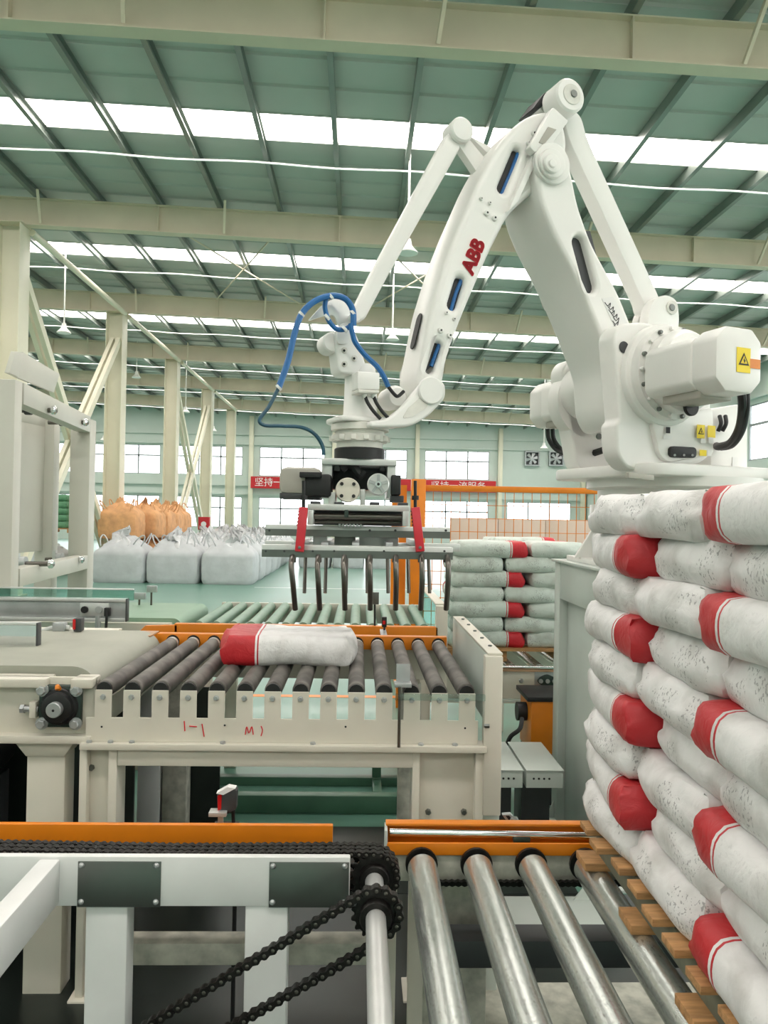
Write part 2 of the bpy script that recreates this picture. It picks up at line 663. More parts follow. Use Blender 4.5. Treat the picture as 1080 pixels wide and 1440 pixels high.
def window(axis, pos, a, b, z0, z1, nx=3, nz=2):
    global wn
    wn += 1
    o = bpy.data.objects.new('window_%d' % wn, None)
    COL.objects.link(o)
    o.location = (a, pos, z0) if axis == 'x' else (pos, a, z0)
    ROOT[o.name] = V(o.location)
    tag(o, 'white framed factory window with clear panes', kind='structure')
    t = .05

    def bx(u0, u1, v0, v1, d0, d1, name, m):
        if axis == 'x':
            MB().box((u0, pos + d0, v0), (u1, pos + d1, v1)).build(name, m, o)
        else:
            MB().box((pos + d0, u0, v0), (pos + d1, u1, v1)).build(name, m, o)
    q = t
    for (u0, u1, v0, v1) in ((a, b, z0, z0 + q), (a, b, z1 - q, z1), (a, a + q, z0 + q, z1 - q), (b - q, b, z0 + q, z1 - q)):
        bx(u0, u1, v0, v1, .02, .1, 'window_frame', 'winframe')
    for i in range(1, nx):
        u = a + (b - a) * i / nx
        bx(u - .05, u + .05, z0 + q, z1 - q, .03, .09, 'mullion', 'winframe')
    zs = z0 + (z1 - z0) * .64
    if nz > 1:
        bx(a + q, b - q, zs - .05, zs + .05, .03, .09, 'transom', 'winframe')
    for i in range(nx):
        u0, u1 = a + (b - a) * i / nx + .03, a + (b - a) * (i + 1) / nx - .03
        for v0, v1 in (((z0 + .03, zs - .03), (zs + .03, z1 - .03)) if nz > 1 else ((z0 + .03, z1 - .03),)):
            bx(u0, u1, v0, v1, .055, .063, 'pane', 'glass')


for k, x in enumerate(wx):
    if k != 7:
        window('x', YB, x, x + WW, *upz)
        window('x', YB, x, x + WW, *loz)
window('x', YB, wx[7], wx[7] + WW, 1.3, 2.6, 3, 1)
for y in yw:
    if y > 5:
        window('y', XR, y, y + 4.4, 3.9, 6.1)
        window('y', XR, y, y + 4.4, .9, 2.6)

# ================================================================ far hall things
# pendant lamps
lamps = [(90, 462, 20.5), (192, 527, 31), (574, 347, 13.8), (552, 472, 20.8), (261, 576, 34), (300, 603, 41), (146, 616, 41), (765, 627, 34), (20, 440, 20.5)]
lamp_where = ['between the first two columns of the left row', 'beside the second column of the left row', 'above the wrist of the robot and nearest of all', 'between the two long robot links', 'beside the third column of the left row', 'beside the fourth column of the left row', 'low beside the left machine frame', 'under the rear motor of the robot', '']
for (lx_, ly_, Y), wh in zip(lamps[:8], lamp_where):
    p = P(lx_, ly_, Y)
    t = thing('pendant_lamp', 'white bell shaped pendant lamp hanging ' + wh, 'lamp', (p.x, Y, p.z - .12))
    zr = roofz(p.x) - .02
    MB().cyl((p.x, Y, p.z + .1), (p.x, Y, zr), .022, 6).build('drop_rod', 'lampwhite', t)
    MB().lathe((p.x, Y, p.z - .12), (0, 0, .26), [(0, .18), (.06, .18), (.3, .12), (.55, .07), (1, .05)], 20).build('lamp_shade', 'lampwhite', t)

# banner with white characters on the far wall
bp0, bp1 = P(353, 670, YB - .3), P(697, 689, YB - .3)
t = thing('banner', 'long red banner with white Chinese characters on the end wall', 'banner', (bp0.x, YB - .4, bp1.z))
MB().box((bp0.x, YB - .4, bp0.z - .78), (bp1.x, YB - .37, bp0.z)).build('cloth', 'redcloth', t)


def text(body, parent, loc, mtx, size, m, name='lettering', align='LEFT', ext=.001, bold=0):
    c = bpy.data.curves.new(name, 'FONT')
    c.body = body
    c.size = size
    c.extrude = ext
    c.align_x = align
    c.align_y = 'CENTER'
    tmp = bpy.data.objects.new('tmp', c)
    COL.objects.link(tmp)
    me = bpy.data.meshes.new_from_object(tmp.evaluated_get(bpy.context.evaluated_depsgraph_get()))
    bpy.data.objects.remove(tmp)
    if bold:
        b = MB()
        for k in range(9):
            d = V((0, 0, 0)) if k == 8 else V((cos(pi * k / 4), sin(pi * k / 4), 0)) * bold
            b.add([v.co + d for v in me.vertices], [list(p.vertices) for p in me.polygons])
        me = b.mesh(name, M[m])
    me.materials.clear()
    me.materials.append(M[m])
    o = bpy.data.objects.new(name, me)
    COL.objects.link(o)
    w = mtx.to_4x4()
    w.translation = V(loc) - ROOT[parent.name]
    o.parent = parent
    o.matrix_local = w
    ROOT[o.name] = V(loc)
    return o


FRONT = Matrix(((1, 0, 0), (0, 0, -1), (0, 1, 0)))  # text facing -Y
text('\u575a\u6301\u4e00\u6d41\u54c1\u8d28', t, (bp0.x + .25, YB - .405, bp0.z - .4), FRONT, .62, 'paper')
text('\u575a\u6301\u4e00\u6d41\u670d\u52a1', t, (P(605, 680, YB).x, YB - .405, bp0.z - .4), FRONT, .62, 'paper')

# exhaust fans
for i, (fx, fy) in enumerate(((748, 645), (782, 645))):
    p = P(fx, fy, YB - .1)
    t = thing('exhaust_fan', ('square louvred exhaust fan beside the window, %s of the two' % ('nearer the window' if i == 0 else 'nearer the robot')), 'fan', (p.x, YB - .1, p.z - .5), 'exhaust fans on the end wall')
    for (a, b, c, d) in ((-.5, .5, -.5, -.42), (-.5, .5, .42, .5), (-.5, -.42, -.42, .42), (.42, .5, -.42, .42)):
        MB().box((p.x + a, YB - .25, p.z + c), (p.x + b, YB - .02, p.z + d)).build('fan_frame', 'galv', t)
    MB().box((p.x - .42, YB - .04, p.z - .42), (p.x + .42, YB - .02, p.z + .42)).build('back_plate', 'darkgrey', t)
    for k in range(6):
        q = radians(60 * k + 15)
        d = V((cos(q), 0, sin(q)))
        n = V((-sin(q), 0, cos(q)))
        c = V((p.x, YB - .14, p.z))
        MB().prism([c + d * .08 - n * .05, c + d * .4 - n * .12, c + d * .4 + n * .1 + V((0, .05, 0)), c + d * .08 + n * .05], (0, .012, 0)).build('blade', 'galv', t)
    MB().cyl((p.x, YB - .18, p.z), (p.x, YB - .06, p.z), .09, 12).build('hub', 'galv', t)

# small red cabinet beyond the white bulk bags
p = P(287, 737, 34.6)
t = thing('fire_cabinet', 'small red fire hose cabinet standing behind the white bulk bags', 'cabinet', (p.x, 34.6, FL))
MB().box((p.x - .24, 34.5, .7), (p.x + .24, 34.75, p.z + .32)).build('body', 'redcloth', t, bevel=.01)
MB().box((p.x - .05, 34.58, FL), (p.x + .05, 34.66, .7)).build('post', 'redcloth', t)
MB().cyl((p.x, 34.49, p.z), (p.x, 34.5, p.z), .12, 16).build('dial', 'paper', t)

# beige board behind the fence
p0, p1 = P(633, 728, 11), P(832, 760, 11)
t = thing('partition_board', 'long low beige board standing on feet behind the mesh fence', 'board', ((p0.x + p1.x) / 2, 11, FL))
nbd = 3
for i in range(nbd):
    a = p0.x + (p1.x - p0.x) * i / nbd
    b = p0.x + (p1.x - p0.x) * (i + 1) / nbd
    MB().box((a + .003, 10.95, .35), (b - .003, 11.05, p0.z)).build('board_panel', 'beige', t, bevel=.004)
    MB().box(((a + b) / 2 - .05, 10.8, FL), ((a + b) / 2 + .05, 11.2, .35)).build('foot', 'galv', t)


# ---------------------------------------------------------------- jumbo bags
def jumbo_mesh(name, seed, material, w=1.08, h=.60, d=1.08):
    m = MB()
    nu, nv = 40, 18
    vs, fs = [], []
    for j in range(nv + 1):
        v = j / nv
        for i in range(nu):
            q = 2 * pi * i / nu
            c, s = cos(q), sin(q)
            top = max(0, v - .6) / .4
            ex = 9 - 6.5 * top
            rr = (abs(c) ** ex + abs(s) ** ex) ** (-1 / ex)
            bul = 1 + .035 * sin(pi * min(1, v / .62)) - (.05 if v < .04 else 0)
            z = h * min(1, v / .6)
            if top:
                bul *= 1 - .66 * top ** 1.25
                z = h + .3 * top ** .85 + .11 * noise.noise(V((c * 2.5 + seed, s * 2.5, top * 2))) * top
            wr = 1 + (.02 + .09 * top) * noise.noise(V((c * 4 + seed * 3, s * 4, v * (14 if top else 26))))
            vs.append(V((c * rr * w / 2 * bul * wr, s * rr * d / 2 * bul * wr, z)))
    for j in range(nv):
        for i in range(nu):
            i2 = (i + 1) % nu
            fs.append((j * nu + i, j * nu + i2, (j + 1) * nu + i2, (j + 1) * nu + i))
    fs.append(list(range(nu))[::-1])
    fs.append([nv * nu + i for i in range(nu)])
    m.add(vs, fs)
    return m.mesh(name, material, smooth=50)


def flap_mesh(name, seed, material):
    """Crumpled liner and gathered cloth lying on top of a bulk bag."""
    m = MB()
    n = 30
    vs, fs = [], []
    prof = [(.44, -.1), (.42, .02), (.37, .1), (.3, .15), (.24, .2), (.15, .25), (.08, .33), (.05, .4)]
    for j, (r, z) in enumerate(prof):
        for i in range(n):
            q = 2 * pi * i / n
            k = 1 + .22 * noise.noise(V((cos(q) * 2.2 + seed * 5, sin(q) * 2.2, j * .5))) + .09 * sin(q * 7 + seed + j * .4)
            k *= 1 - .1 * (abs(cos(2 * q)))
            vs.append(V((cos(q) * r * k + .05 * j * noise.noise(V((seed, j * .3, 0))), sin(q) * r * k, z + .16 * noise.noise(V((cos(q) * 3, sin(q) * 3 + j * .6, seed * 7))))))
    for j in range(len(prof) - 1):
        for i in range(n):
            i2 = (i + 1) % n
            fs.append((j * n + i, j * n + i2, (j + 1) * n + i2, (j + 1) * n + i))
    fs.append([(len(prof) - 1) * n + i for i in range(n)])
    m.add(vs, fs)
    return m.mesh(name, material, smooth=28)


def loop_mesh(name, material):
    return MB().tube([(-.1, 0, 0), (-.09, .02, .18), (-.03, .03, .34), (.04, .02, .33), (.09, 0, .16), (.1, 0, 0)], .018, 5, 3).mesh(name, material)


JB = [jumbo_mesh('bulk_bag_body', i, 'jumbo') for i in range(3)]
JF = [flap_mesh('bulk_bag_liner', i, 'liner') for i in range(4)]
JL = loop_mesh('lifting_loop', 'jumbo')
TB = [jumbo_mesh('tan_bag_body', i + 5, 'tan', 1.05, .66, .98) for i in range(2)]
TF = [flap_mesh('tan_bag_top', i + 9, 'tan') for i in range(2)]
TL = loop_mesh('tan_lifting_loop', 'tan')


def bulk_bag(x, y, z, label, group, tan=False, loops=True, sc=1.0):
    t = thing('bulk_bag', label, 'bulk bag', (x, y, z), group)
    r = random.choice((0, pi / 2, pi, -pi / 2)) + random.uniform(-.05, .05)
    body = random.choice(TB if tan else JB)
    fl_ = random.choice(TF if tan else JF)
    o = inst(body, 'bag_body', t, (x, y, z), (0, 0, r))
    o.scale = (sc, sc, sc)
    o = inst(fl_, 'bag_neck', t, (x, y, z + .70 * sc), (random.uniform(-.1, .1), random.uniform(-.1, .1), random.uniform(0, 6)))
    o.scale = (sc, sc, sc)
    if loops:
        for sx in (-1, 1):
            for sy in (-1, 1):
                inst(TL if tan else JL, 'lifting_loop', t, (x + sx * .33 * sc, y + sy * .33 * sc, z + .76 * sc), (random.uniform(-.7, .7), random.uniform(-.7, .7), random.uniform(0, 6)))
    return t


# white block: three columns, many rows
cx = [-6.2, -4.8, -3.4]
rowname = ['', 'first', 'second', 'third', 'fourth', 'fifth', 'sixth', 'seventh', 'last']
for r in range(9):
    for c in range(3):
        if c == 0 and r > 0:
            continue
        y = 20.75 + 1.46 * r + random.uniform(-.03, .03)
        x = cx[c] + random.uniform(-.03, .03)
        if r == 0:
            lab = ['white bulk bag next to the machine frame, in the front row', 'white bulk bag in the middle of the front row', 'white bulk bag at the aisle end of the front row, by the open floor'][c]
            g = 'front row of white bulk bags'
        elif c == 2:
            lab = 'white bulk bag along the aisle side of the block, %s behind the front row' % rowname[r]
            g = 'white bulk bags along the aisle'
        elif c == 0:
            lab = 'white bulk bag behind the front row, in front of the tan bags'
            g = 'white bulk bags inside the block'
        else:
            lab = 'white bulk bag inside the block, %s behind the middle front bag, only its neck showing' % rowname[r]
            g = 'white bulk bags inside the block'
        bulk_bag(x, y, FL, lab, g, sc=1.26)
# further white block across, seen under the gripper
for k in range(3):
    for r in range(2):
        lab = 'white bulk bag of the far group under the gripper, %s, %s' % (['left one', 'middle one', 'right one'][k], ['front row', 'back row'][r])
        bulk_bag(-1.55 + 1.2 * k, 27.6 + 1.2 * r, FL, lab, 'far white bulk bags under the gripper', loops=False)
# tan stack two high
for r in range(5):
    for lv in range(2):
        lab = 'tan bulk bag %s of the two-high stack, %s from the front' % (('on top', 'in the bottom layer')[1 - lv], rowname[r + 1])
        bulk_bag([-6.85, -6.55, -6.5, -6.5, -6.5][r], [22.45, 23.75, 24.9, 26.05, 27.2][r], FL + 1.08 * lv, lab, 'tan bulk bags stacked two high', True, loops=lv == 1, sc=1.04)


# ---------------------------------------------------------------- sacks
def sack_mesh(name, seed, material, L=.545, W=.398, T=.118, nx=26, ny=18, nz=8, crease=1.0, sq=.90):
    rnd = random.Random(seed)
    m = MB()
    bm = bmesh.new()
    bmesh.ops.create_cube(bm, size=2)
    # subdivide into a grid by building faces directly
    bm.free()
    pts = {}
    vs, fs = [], []

    def vid(i, j, k):
        if (i, j, k) not in pts:
            pts[(i, j, k)] = len(vs)
            u, v, w = i / nx * 2 - 1, j / ny * 2 - 1, k / nz * 2 - 1
            e = 6.0
            # rounded pillow: thickness falls towards the two ends and sides
            fu = max(0.0, 1 - abs(u) ** 10)
            fv = max(0.0, 1 - abs(v) ** 9)
            th = T / 2 * (sq + (1 - sq) * (fu * fv) ** .5)
            su = 1 - .035 * abs(w) ** 3 - .02 * (abs(v) ** 4)
            sv = 1 - .06 * abs(w) ** 5 - .015 * abs(u) ** 6
            bulge = .02 * (1 - w * w) * (1 - u * u)
            x = u * L / 2 * su
            y = v * (W / 2 * sv + bulge * .8 - .006)
            z = w * th
            p = V((x, y, z))
            n1 = noise.noise(p * 7 + V((seed * 3.1, 0, 0)))
            n2 = noise.noise(V((x * 30, y * 12, z * 22)) + V((0, seed * 2.3, 0)))
            endk = abs(u) ** 5
            k_ = .006 * n1 + .0045 * n2 * crease * (.4 + endk)
            side = V((0, v if abs(v) > .95 else 0, w * .35 if abs(w) > .95 else 0)) + V((u if abs(u) > .97 else 0, 0, 0))
            p += side * k_ * (1.6 if abs(v) > .95 else 1)
            # folded block-bottom ends: pulled in wedges at the corners
            if abs(u) > .97:
                p.x -= u * .022 * (abs(v) ** 2) * (1 if w > 0 else .4)
                p.z += .012 * n2
                p.x += u * .016 * (1 - w * w) * (1 - .5 * v * v)
            p.z += .009 * noise.noise(V((x * 4.5 + seed * 1.7, y * 5, 0)))
            vs.append(p)
        return pts[(i, j, k)]
    for i in range(nx):
        for j in range(ny):
            fs.append([vid(i, j, nz), vid(i + 1, j, nz), vid(i + 1, j + 1, nz), vid(i, j + 1, nz)])
            fs.append([vid(i, j + 1, 0), vid(i + 1, j + 1, 0), vid(i + 1, j, 0), vid(i, j, 0)])
    for i in range(nx):
        for k in range(nz):
            fs.append([vid(i, 0, k), vid(i + 1, 0, k), vid(i + 1, 0, k + 1), vid(i, 0, k + 1)])
            fs.append([vid(i, ny, k + 1), vid(i + 1, ny, k + 1), vid(i + 1, ny, k), vid(i, ny, k)])
    for j in range(ny):
        for k in range(nz):
            fs.append([vid(0, j, k + 1), vid(0, j + 1, k + 1), vid(0, j + 1, k), vid(0, j, k)])
            fs.append([vid(nx, j, k), vid(nx, j + 1, k), vid(nx, j + 1, k + 1), vid(nx, j, k + 1)])
    m.add(vs, fs)
    return m.mesh(name, material, smooth=60)


SK = [sack_mesh('sack', s, 'bag') for s in range(5)]
SL = [sack_mesh('sack_plain', s + 21, 'bagl') for s in range(4)]
SG = [sack_mesh('sack_dusty', s + 11, 'bagg', T=.12, nx=18, ny=12, nz=5, sq=.88) for s in range(4)]


def sack(meshes, x, y, z, rot, label, group, tilt=(0, 0)):
    o = inst(random.choice(meshes), 'cement_sack', None, (x, y, z), (tilt[0], tilt[1], rot))
    tag(o, label, 'sack', group)
    return o


# near stack on the pallet at the right; layer 1 is the top one
ordn = ['top', 'second', 'third', 'fourth', 'fifth', 'sixth', 'seventh', 'eighth', 'bottom']
XS = .715
pal_top = .497
LT = .1085
yf = 2.335
for i in range(9):
    z = pal_top + LT * (8 - i) + LT / 2
    nm = '%s layer of near stack' % ordn[i]
    jx = lambda: random.uniform(-.012, .012)
    rr = lambda: random.uniform(-.03, .03)
    g = 'sacks of the near stack'
    if i % 2 == 0:
        sack(SK, XS + .272 + jx(), 2.185, z, rr(), 'white sack end-on at the far corner, %s' % nm, g)
        sack(SK, XS + .272 + jx(), 1.785, z, rr(), 'white sack end-on in the middle, %s' % nm, g, (0, random.uniform(-.02, .02)))
        sack(SL, XS + .18 + jx(), 1.303, z, pi / 2 + rr(), 'lengthwise white sack with red far end, nearest the viewer, %s' % nm, g)
    else:
        sack(SL, .912 + jx(), 2.195, z, radians(-96) + rr(), 'lengthwise white sack with red near end, far corner, %s' % nm, g)
        sack(SK, XS + .295 + jx(), 1.725, z, rr(), 'white sack end-on in the middle, %s' % nm, g, (0, random.uniform(-.02, .02)))
        sack(SK, XS + .285 + jx(), 1.335, z, rr(), 'white sack end-on nearest the viewer, %s' % nm, g)
sack(SK, XS + .60, 1.33, pal_top + LT * 8.5 + .03, pi / 2, 'white sack with red top lying behind the front sacks on top of the near stack', 'sacks of the near stack', (.03, 0))

# near pallet
pal = thing('wooden_pallet', 'pine pallet under the near stack of sacks', 'pallet', (1.3, 1.75, .38), 'wooden pallets')
zr = .378
for k in range(11):
    y = 2.27 - .125 * k
    xo = .684 + random.uniform(-.012, .012)
    MB().box((xo, y - .036, zr + .100), (1.86, y + .036, zr + .118)).build('deck_board', 'wood', pal, bevel=.002)
for x in (.735, 1.25, 1.78):
    MB().box((x, .95, zr + .024), (x + .05, 2.31, zr + .097)).build('stringer', 'woodgrey', pal, bevel=.002)
for y in (2.27, 1.93, 1.57, 1.2):
    MB().box((.685 + random.uniform(-.01, .01), y - .045, zr), (1.86, y + .05, zr + .023)).build('bottom_board', 'wood', pal, bevel=.002)

# back stack
YBK = 5.5
bx0 = .655
zb0 = .478
for i in range(7):
    z = zb0 + LT * (6 - i) + LT / 2
    nm = '%s row of the rear stack' % ['top', 'second', 'third', 'fourth', 'fifth', 'sixth', 'bottom'][i]
    g = 'sacks of the rear stack'
    j = lambda: random.uniform(-.012, .012)
    if i % 2 == 0:
        sack(SG, bx0 + .29 + j(), YBK + .2 + j(), z, random.uniform(-.02, .02), 'white sack lying lengthwise with a red end, %s' % nm, g)
        sack(SG, bx0 + .78 + j(), YBK + .28 + j(), z, pi / 2, 'dusty white sack end-on beside a red end, %s' % nm, g)
    else:
        for q, wd in enumerate(('left', 'middle', 'right')):
            sack(SG, bx0 + .2 + .4 * q + j(), YBK + .28 + j(), z, pi / 2 + random.uniform(-.03, .03), 'green-dusted white sack end-on, %s one of the %s' % (wd, nm), g)
sack(SG, bx0 + .62, YBK + .6, zb0 + LT * 6.5 + .02, random.uniform(-.1, .1), 'white sack with red end lying furthest back on the rear stack', 'sacks of the rear stack')
pb = thing('wooden_pallet', 'wooden pallet under the rear stack of sacks', 'pallet', (1.25, 5.8, .36), 'wooden pallets')
for k in range(6):
    y = YBK + .02 + .19 * k
    MB().box((bx0 - .02, y - .05, .458), (bx0 + 1.25, y + .05, .478)).build('deck_board', 'wood', pb)
for x in (bx0, bx0 + .38, bx0 + .8, bx0 + 1.2):
    MB().box((x, YBK, .38), (x + .045, YBK + 1.0, .458)).build('stringer', 'wood', pb)

# green sacks and pallet far left, seen through the frame
gp = thing('wooden_pallet', 'pallet of green sacks seen through the left machine frame', 'pallet', (-9.0, 22.5, .8), 'wooden pallets')
for k in range(4):
    MB().box((-9.6, 22.0 + .3 * k, .9), (-8.2, 22.1 + .3 * k, .93)).build('deck_board', 'wood', gp)
for x in (-9.6, -8.9, -8.25):
    MB().box((x, 22.0, .8), (x + .06, 23.0, .9)).build('stringer', 'wood', gp)
SGN = [sack_mesh('green_sack', s + 31, 'greensack', L=.9, W=.6, T=.2, nx=12, ny=8, nz=4) for s in range(2)]
for i in range(5):
    for q in range(1):
        sack(SGN, -8.75, 22.4, 1.03 + .19 * i, 0, 'green sack on the far pallet seen through the frame, %s of five' % ['lowest', 'second', 'third', 'fourth', 'topmost'][i], 'green sacks')
for q, xx in enumerate((-9.0,)):
    bulk_bag(xx, 22.5, FL, 'grey-white bulk bag under the far pallet of green sacks', 'white bulk bags beyond the frame', loops=False, sc=1.0)


# ================================================================ safety fence
YF_ = 7.2
fz1 = P(585, 674, YF_).z
fx0, fx1 = P(578, 700, YF_).x, P(598, 700, YF_).x
fr = thing('safety_fence', 'orange framed wire mesh safety fence behind the rear stack', 'fence', (1.4, YF_, FL))
MB().box((fx0, YF_ - .06, FL), (fx1, YF_ + .06, fz1)).build('post', 'orange', fr, bevel=.004)
fxe = P(873, 687, YF_).x
pz = P(700, 684, YF_).z
MB().box((fx1, YF_ - .03, pz - .055), (fxe + .6, YF_ + .03, pz)).build('top_rail', 'orange', fr, bevel=.003)
MB().box((fx1, YF_ - .03, FL + .1), (fxe + .6, YF_ + .03, FL + .15)).build('bottom_rail', 'orange', fr, bevel=.003)
MB().box((fxe + .6, YF_ - .05, FL), (fxe + .7, YF_ + .05, pz)).build('end_post', 'orange', fr)
w = MB()
x = fx1 + .075
while x < fxe + .6:
    w.box((x - .003, YF_ - .003, FL + .15), (x + .003, YF_ + .003, pz - .055))
    x += .085
z = FL + .2
while z < pz - .06:
    w.box((fx1, YF_ - .006, z - .003), (fxe + .6, YF_, z + .003))
    z += .125
o = w.build('wire_mesh', 'orange', fr)
o['kind'] = 'stuff'
# return panel running back along the aisle
f2 = thing('safety_fence', 'narrow orange mesh fence panel running back from the tall orange post', 'fence', (fx0, 8, FL))
MB().box((fx0 - .1, 7.35, FL), (fx0 - .03, 7.45, fz1 - .05)).build('post', 'orange', f2)
MB().box((fx0 - .1, 9.0, FL), (fx0 - .03, 9.1, fz1 - .05)).build('post', 'orange', f2)
for z in (FL + .1, fz1 - .12):
    MB().box((fx0 - .09, 7.45, z), (fx0 - .04, 9.0, z + .05)).build('rail', 'orange', f2)
w = MB()
for k in range(17):
    w.box((fx0 - .07, 7.5 + .09 * k, FL + .15), (fx0 - .064, 7.506 + .09 * k, fz1 - .12))
for k in range(17):
    w.box((fx0 - .066, 7.45, FL + .2 + .12 * k), (fx0 - .06, 9.0, FL + .206 + .12 * k))
w.build('wire_mesh', 'orange', f2)['kind'] = 'stuff'

# ================================================================ ROBOT
RB = P(925, 527, 4.1)
TH = radians(20.6)
RW = V((sin(TH), -cos(TH), 0))     # joint axis direction, towards the near motor
RU = V((-cos(TH), -sin(TH), 0))    # towards the gripper
RB0 = V((RB.x, RB.y, 0))
CAMP = V((0, 0, H))


def R(px, py, w=0.0):
    """Point of the robot on the plane at offset w along its joint axes."""
    d = ray(px, py)
    o = RB0 + RW * w
    return CAMP + d * ((o - CAMP).dot(RW) / d.dot(RW))


def Rp(pts, w):
    return [R(a, b, w) for a, b in pts]


def holed(outer, holes, depth, name, m, parent, bev=.012, d0=0.0):
    """Plate cut along an outline with slots; outlines are 3D points on one plane, depth goes along -RW."""
    o0 = outer[0]
    e1, e2 = RU, V((0, 0, 1))
    cu = bpy.data.curves.new(name, 'CURVE')
    cu.dimensions = '2D'
    cu.fill_mode = 'BOTH'
    cu.extrude = depth / 2 - bev
    cu.bevel_depth = bev
    cu.offset = -bev
    cu.bevel_resolution = 3
    for lp in [outer] + holes:
        sp = cu.splines.new('POLY')
        sp.points.add(len(lp) - 1)
        for i, p in enumerate(lp):
            q = p - o0
            sp.points[i].co = (q.dot(e1), q.dot(e2), 0, 1)
        sp.use_cyclic_u = True
    tmp = bpy.data.objects.new('tmp', cu)
    COL.objects.link(tmp)
    dg = bpy.context.evaluated_depsgraph_get()
    me = bpy.data.meshes.new_from_object(tmp.evaluated_get(dg))
    bpy.data.objects.remove(tmp)
    c = o0 - RW * (depth / 2 + d0)
    b = MB()
    b.add([c + e1 * v.co.x + e2 * v.co.y + RW * v.co.z for v in me.vertices], [list(p.vertices) for p in me.polygons])
    bpy.data.meshes.remove(me)
    bm_name = b.build(name, m, parent, smooth=45)
    return bm_name


def slot(a, b, hw, w, n=6):
    """Stadium outline between two pixels with half width hw (metres)."""
    A, B = R(*a, w), R(*b, w)
    d = (B - A).normalized()
    s = d.cross(RW)
    out = []
    for k in range(n + 1):
        q = pi * k / n
        out.append(A + (s * cos(q) - d * sin(q)) * hw)
    for k in range(n + 1):
        q = pi * k / n
        out.append(B + (-s * cos(q) + d * sin(q)) * hw)
    return out


def disc(px, py, w0, w1, r, name, m, parent, bev=.006, n=32):
    c = R(px, py, w1) - RW * (w1 - w0)
    return MB().lathe(c, RW * (w1 - w0), [(0, r - bev), (min(.3, bev / abs(w1 - w0)), r), (max(.7, 1 - bev / abs(w1 - w0)), r), (1, r - bev)], n).build(name, m, parent)


rob = thing('palletising_robot', 'large white four-axis palletising robot arm reaching over the roller tables', 'robot', (RB.x, RB.y, 1.164))
# ---- upper arm
UA = [(592, 556), (588, 530), (607, 433), (627, 367), (643, 325), (677, 247), (703, 200), (727, 174), (747, 160), (770, 154), (790, 163), (800, 195), (795, 235), (770, 258), (745, 275), (722, 296), (712, 310), (687, 360), (653, 440), (630, 500), (624, 540), (612, 560)]
w1 = .12
sl = [slot((728, 214), (707, 264), .02, w1), slot((648, 396), (638, 428), .024, w1), slot((617, 487), (606, 518), .022, w1)]
arm = holed(rpoly(Rp(UA, w1), .07), sl, .24, 'upper_arm', 'robot', rob, bev=.03)
MB().prism(Rp([(596, 525), (622, 440), (668, 320), (714, 205), (738, 205), (704, 285), (650, 420), (618, 505)], .085), -RW * .03).build('slot_shade', 'black', arm)  # black insert painting the shade of the hollow arm behind its slots
MB().tube([R(606, 515, .088), R(630, 450, .088), R(645, 402, .088), R(680, 330, .088), R(715, 250, .088), R(732, 205, .088)], .009, 8).build('inner_hose', 'blue', arm)
for a in ((676, 280), (688, 286), (684, 300), (695, 307), (627, 440), (638, 449), (619, 465), (632, 472), (750, 188), (743, 202)):
    c = R(*a, w1)
    rr_ = .014 if a in ((684, 300), (695, 307), (619, 465), (632, 472), (750, 188), (743, 202)) else .009
    b_ = MB().lathe(c - RW * .004, RW * .016, [(0, rr_), (.8, rr_), (1, rr_ * .8)], 14).build('cap_bolt', 'robot', arm)
    MB().cyl(c + RW * .0115, c + RW * .0135, rr_ * .35, 8).build('socket', 'black', b_)
# slot on the upper face of the arm, its inner shade painted black
pa, pb_ = R(604, 437, .03), R(589, 472, .03)
E1, E2 = R(606, 442, w1) - RW * .11 + RU * .006, R(598, 476, w1) - RW * .11 + RU * .006
dd = (E2 - E1).normalized()
nn = dd.cross(RW).normalized()
nn = nn if nn.dot(RU) > 0 else -nn
st_ = []
for k in range(15):
    q = pi * k / 7 if k < 8 else pi * (k - 1) / 7
    st_.append((E1 if k < 8 else E2) + RW * .026 * cos(q) + dd * (-.03 if k < 8 else .03) * abs(sin(q)))
MB().prism(st_, nn * .006).build('cable_slot', 'black', arm)
# lettering along the arm
xa = (R(672, 345, w1) - R(655, 388, w1)).normalized()
ya = RW.cross(xa).normalized()
text('ABB', arm, R(657, 383, w1) + RW * .003, Matrix((xa, ya, RW)).transposed(), .094, 'redprint', ext=.002, bold=.0045)
for k in range(3):
    pass
# ---- lower arm
LA = [(752, 232), (757, 210), (770, 199), (785, 199), (798, 210), (804, 240), (814, 290), (833, 343), (852, 378), (871, 413), (893, 468), (908, 520), (906, 590), (880, 606), (866, 580), (862, 520), (851, 490), (829, 433), (806, 380), (781, 333), (763, 290)]
w2 = .18
sl = [slot((815, 341), (831, 401), .036, w2)]
la = holed(rpoly(Rp(LA, w2), .06), sl, .34, 'lower_arm', 'robot', rob, bev=.022)
MB().prism(Rp([(796, 325), (830, 325), (854, 418), (818, 418)], .14), -RW * .02).build('slot_shade', 'darkgrey', la)  # dark insert, paints the shade inside the lower arm slot
for (w0_, w1_, r_) in ((.17, .2, .098), (.2, .222, .07), (.222, .24, .045), (.24, .25, .02)):
    disc(778, 229, w0_, w1_, r_, 'elbow_cover', 'robot', la, .004)
# recessed oval pad and lower round pad on the face toward the gripper
MB().prism(Rp([(846, 420), (862, 417), (883, 455), (868, 468)], w2 + .001), RW * .001).build('paper_label', 'paper', la)
rnd = random.Random(3)
for k in range(7):
    x_, y_ = 856 + k * 2.4 + rnd.uniform(-3, 3), 427 + k * 5.2
    MB().tube([R(x_ - 4, y_ - 2, w2 + .003), R(x_, y_ + 3, w2 + .003), R(x_ + 4, y_ - 1, w2 + .003), R(x_ + 3, y_ + 5, w2 + .003)], .0022, 4, 3).build('handwriting', 'ink', la)
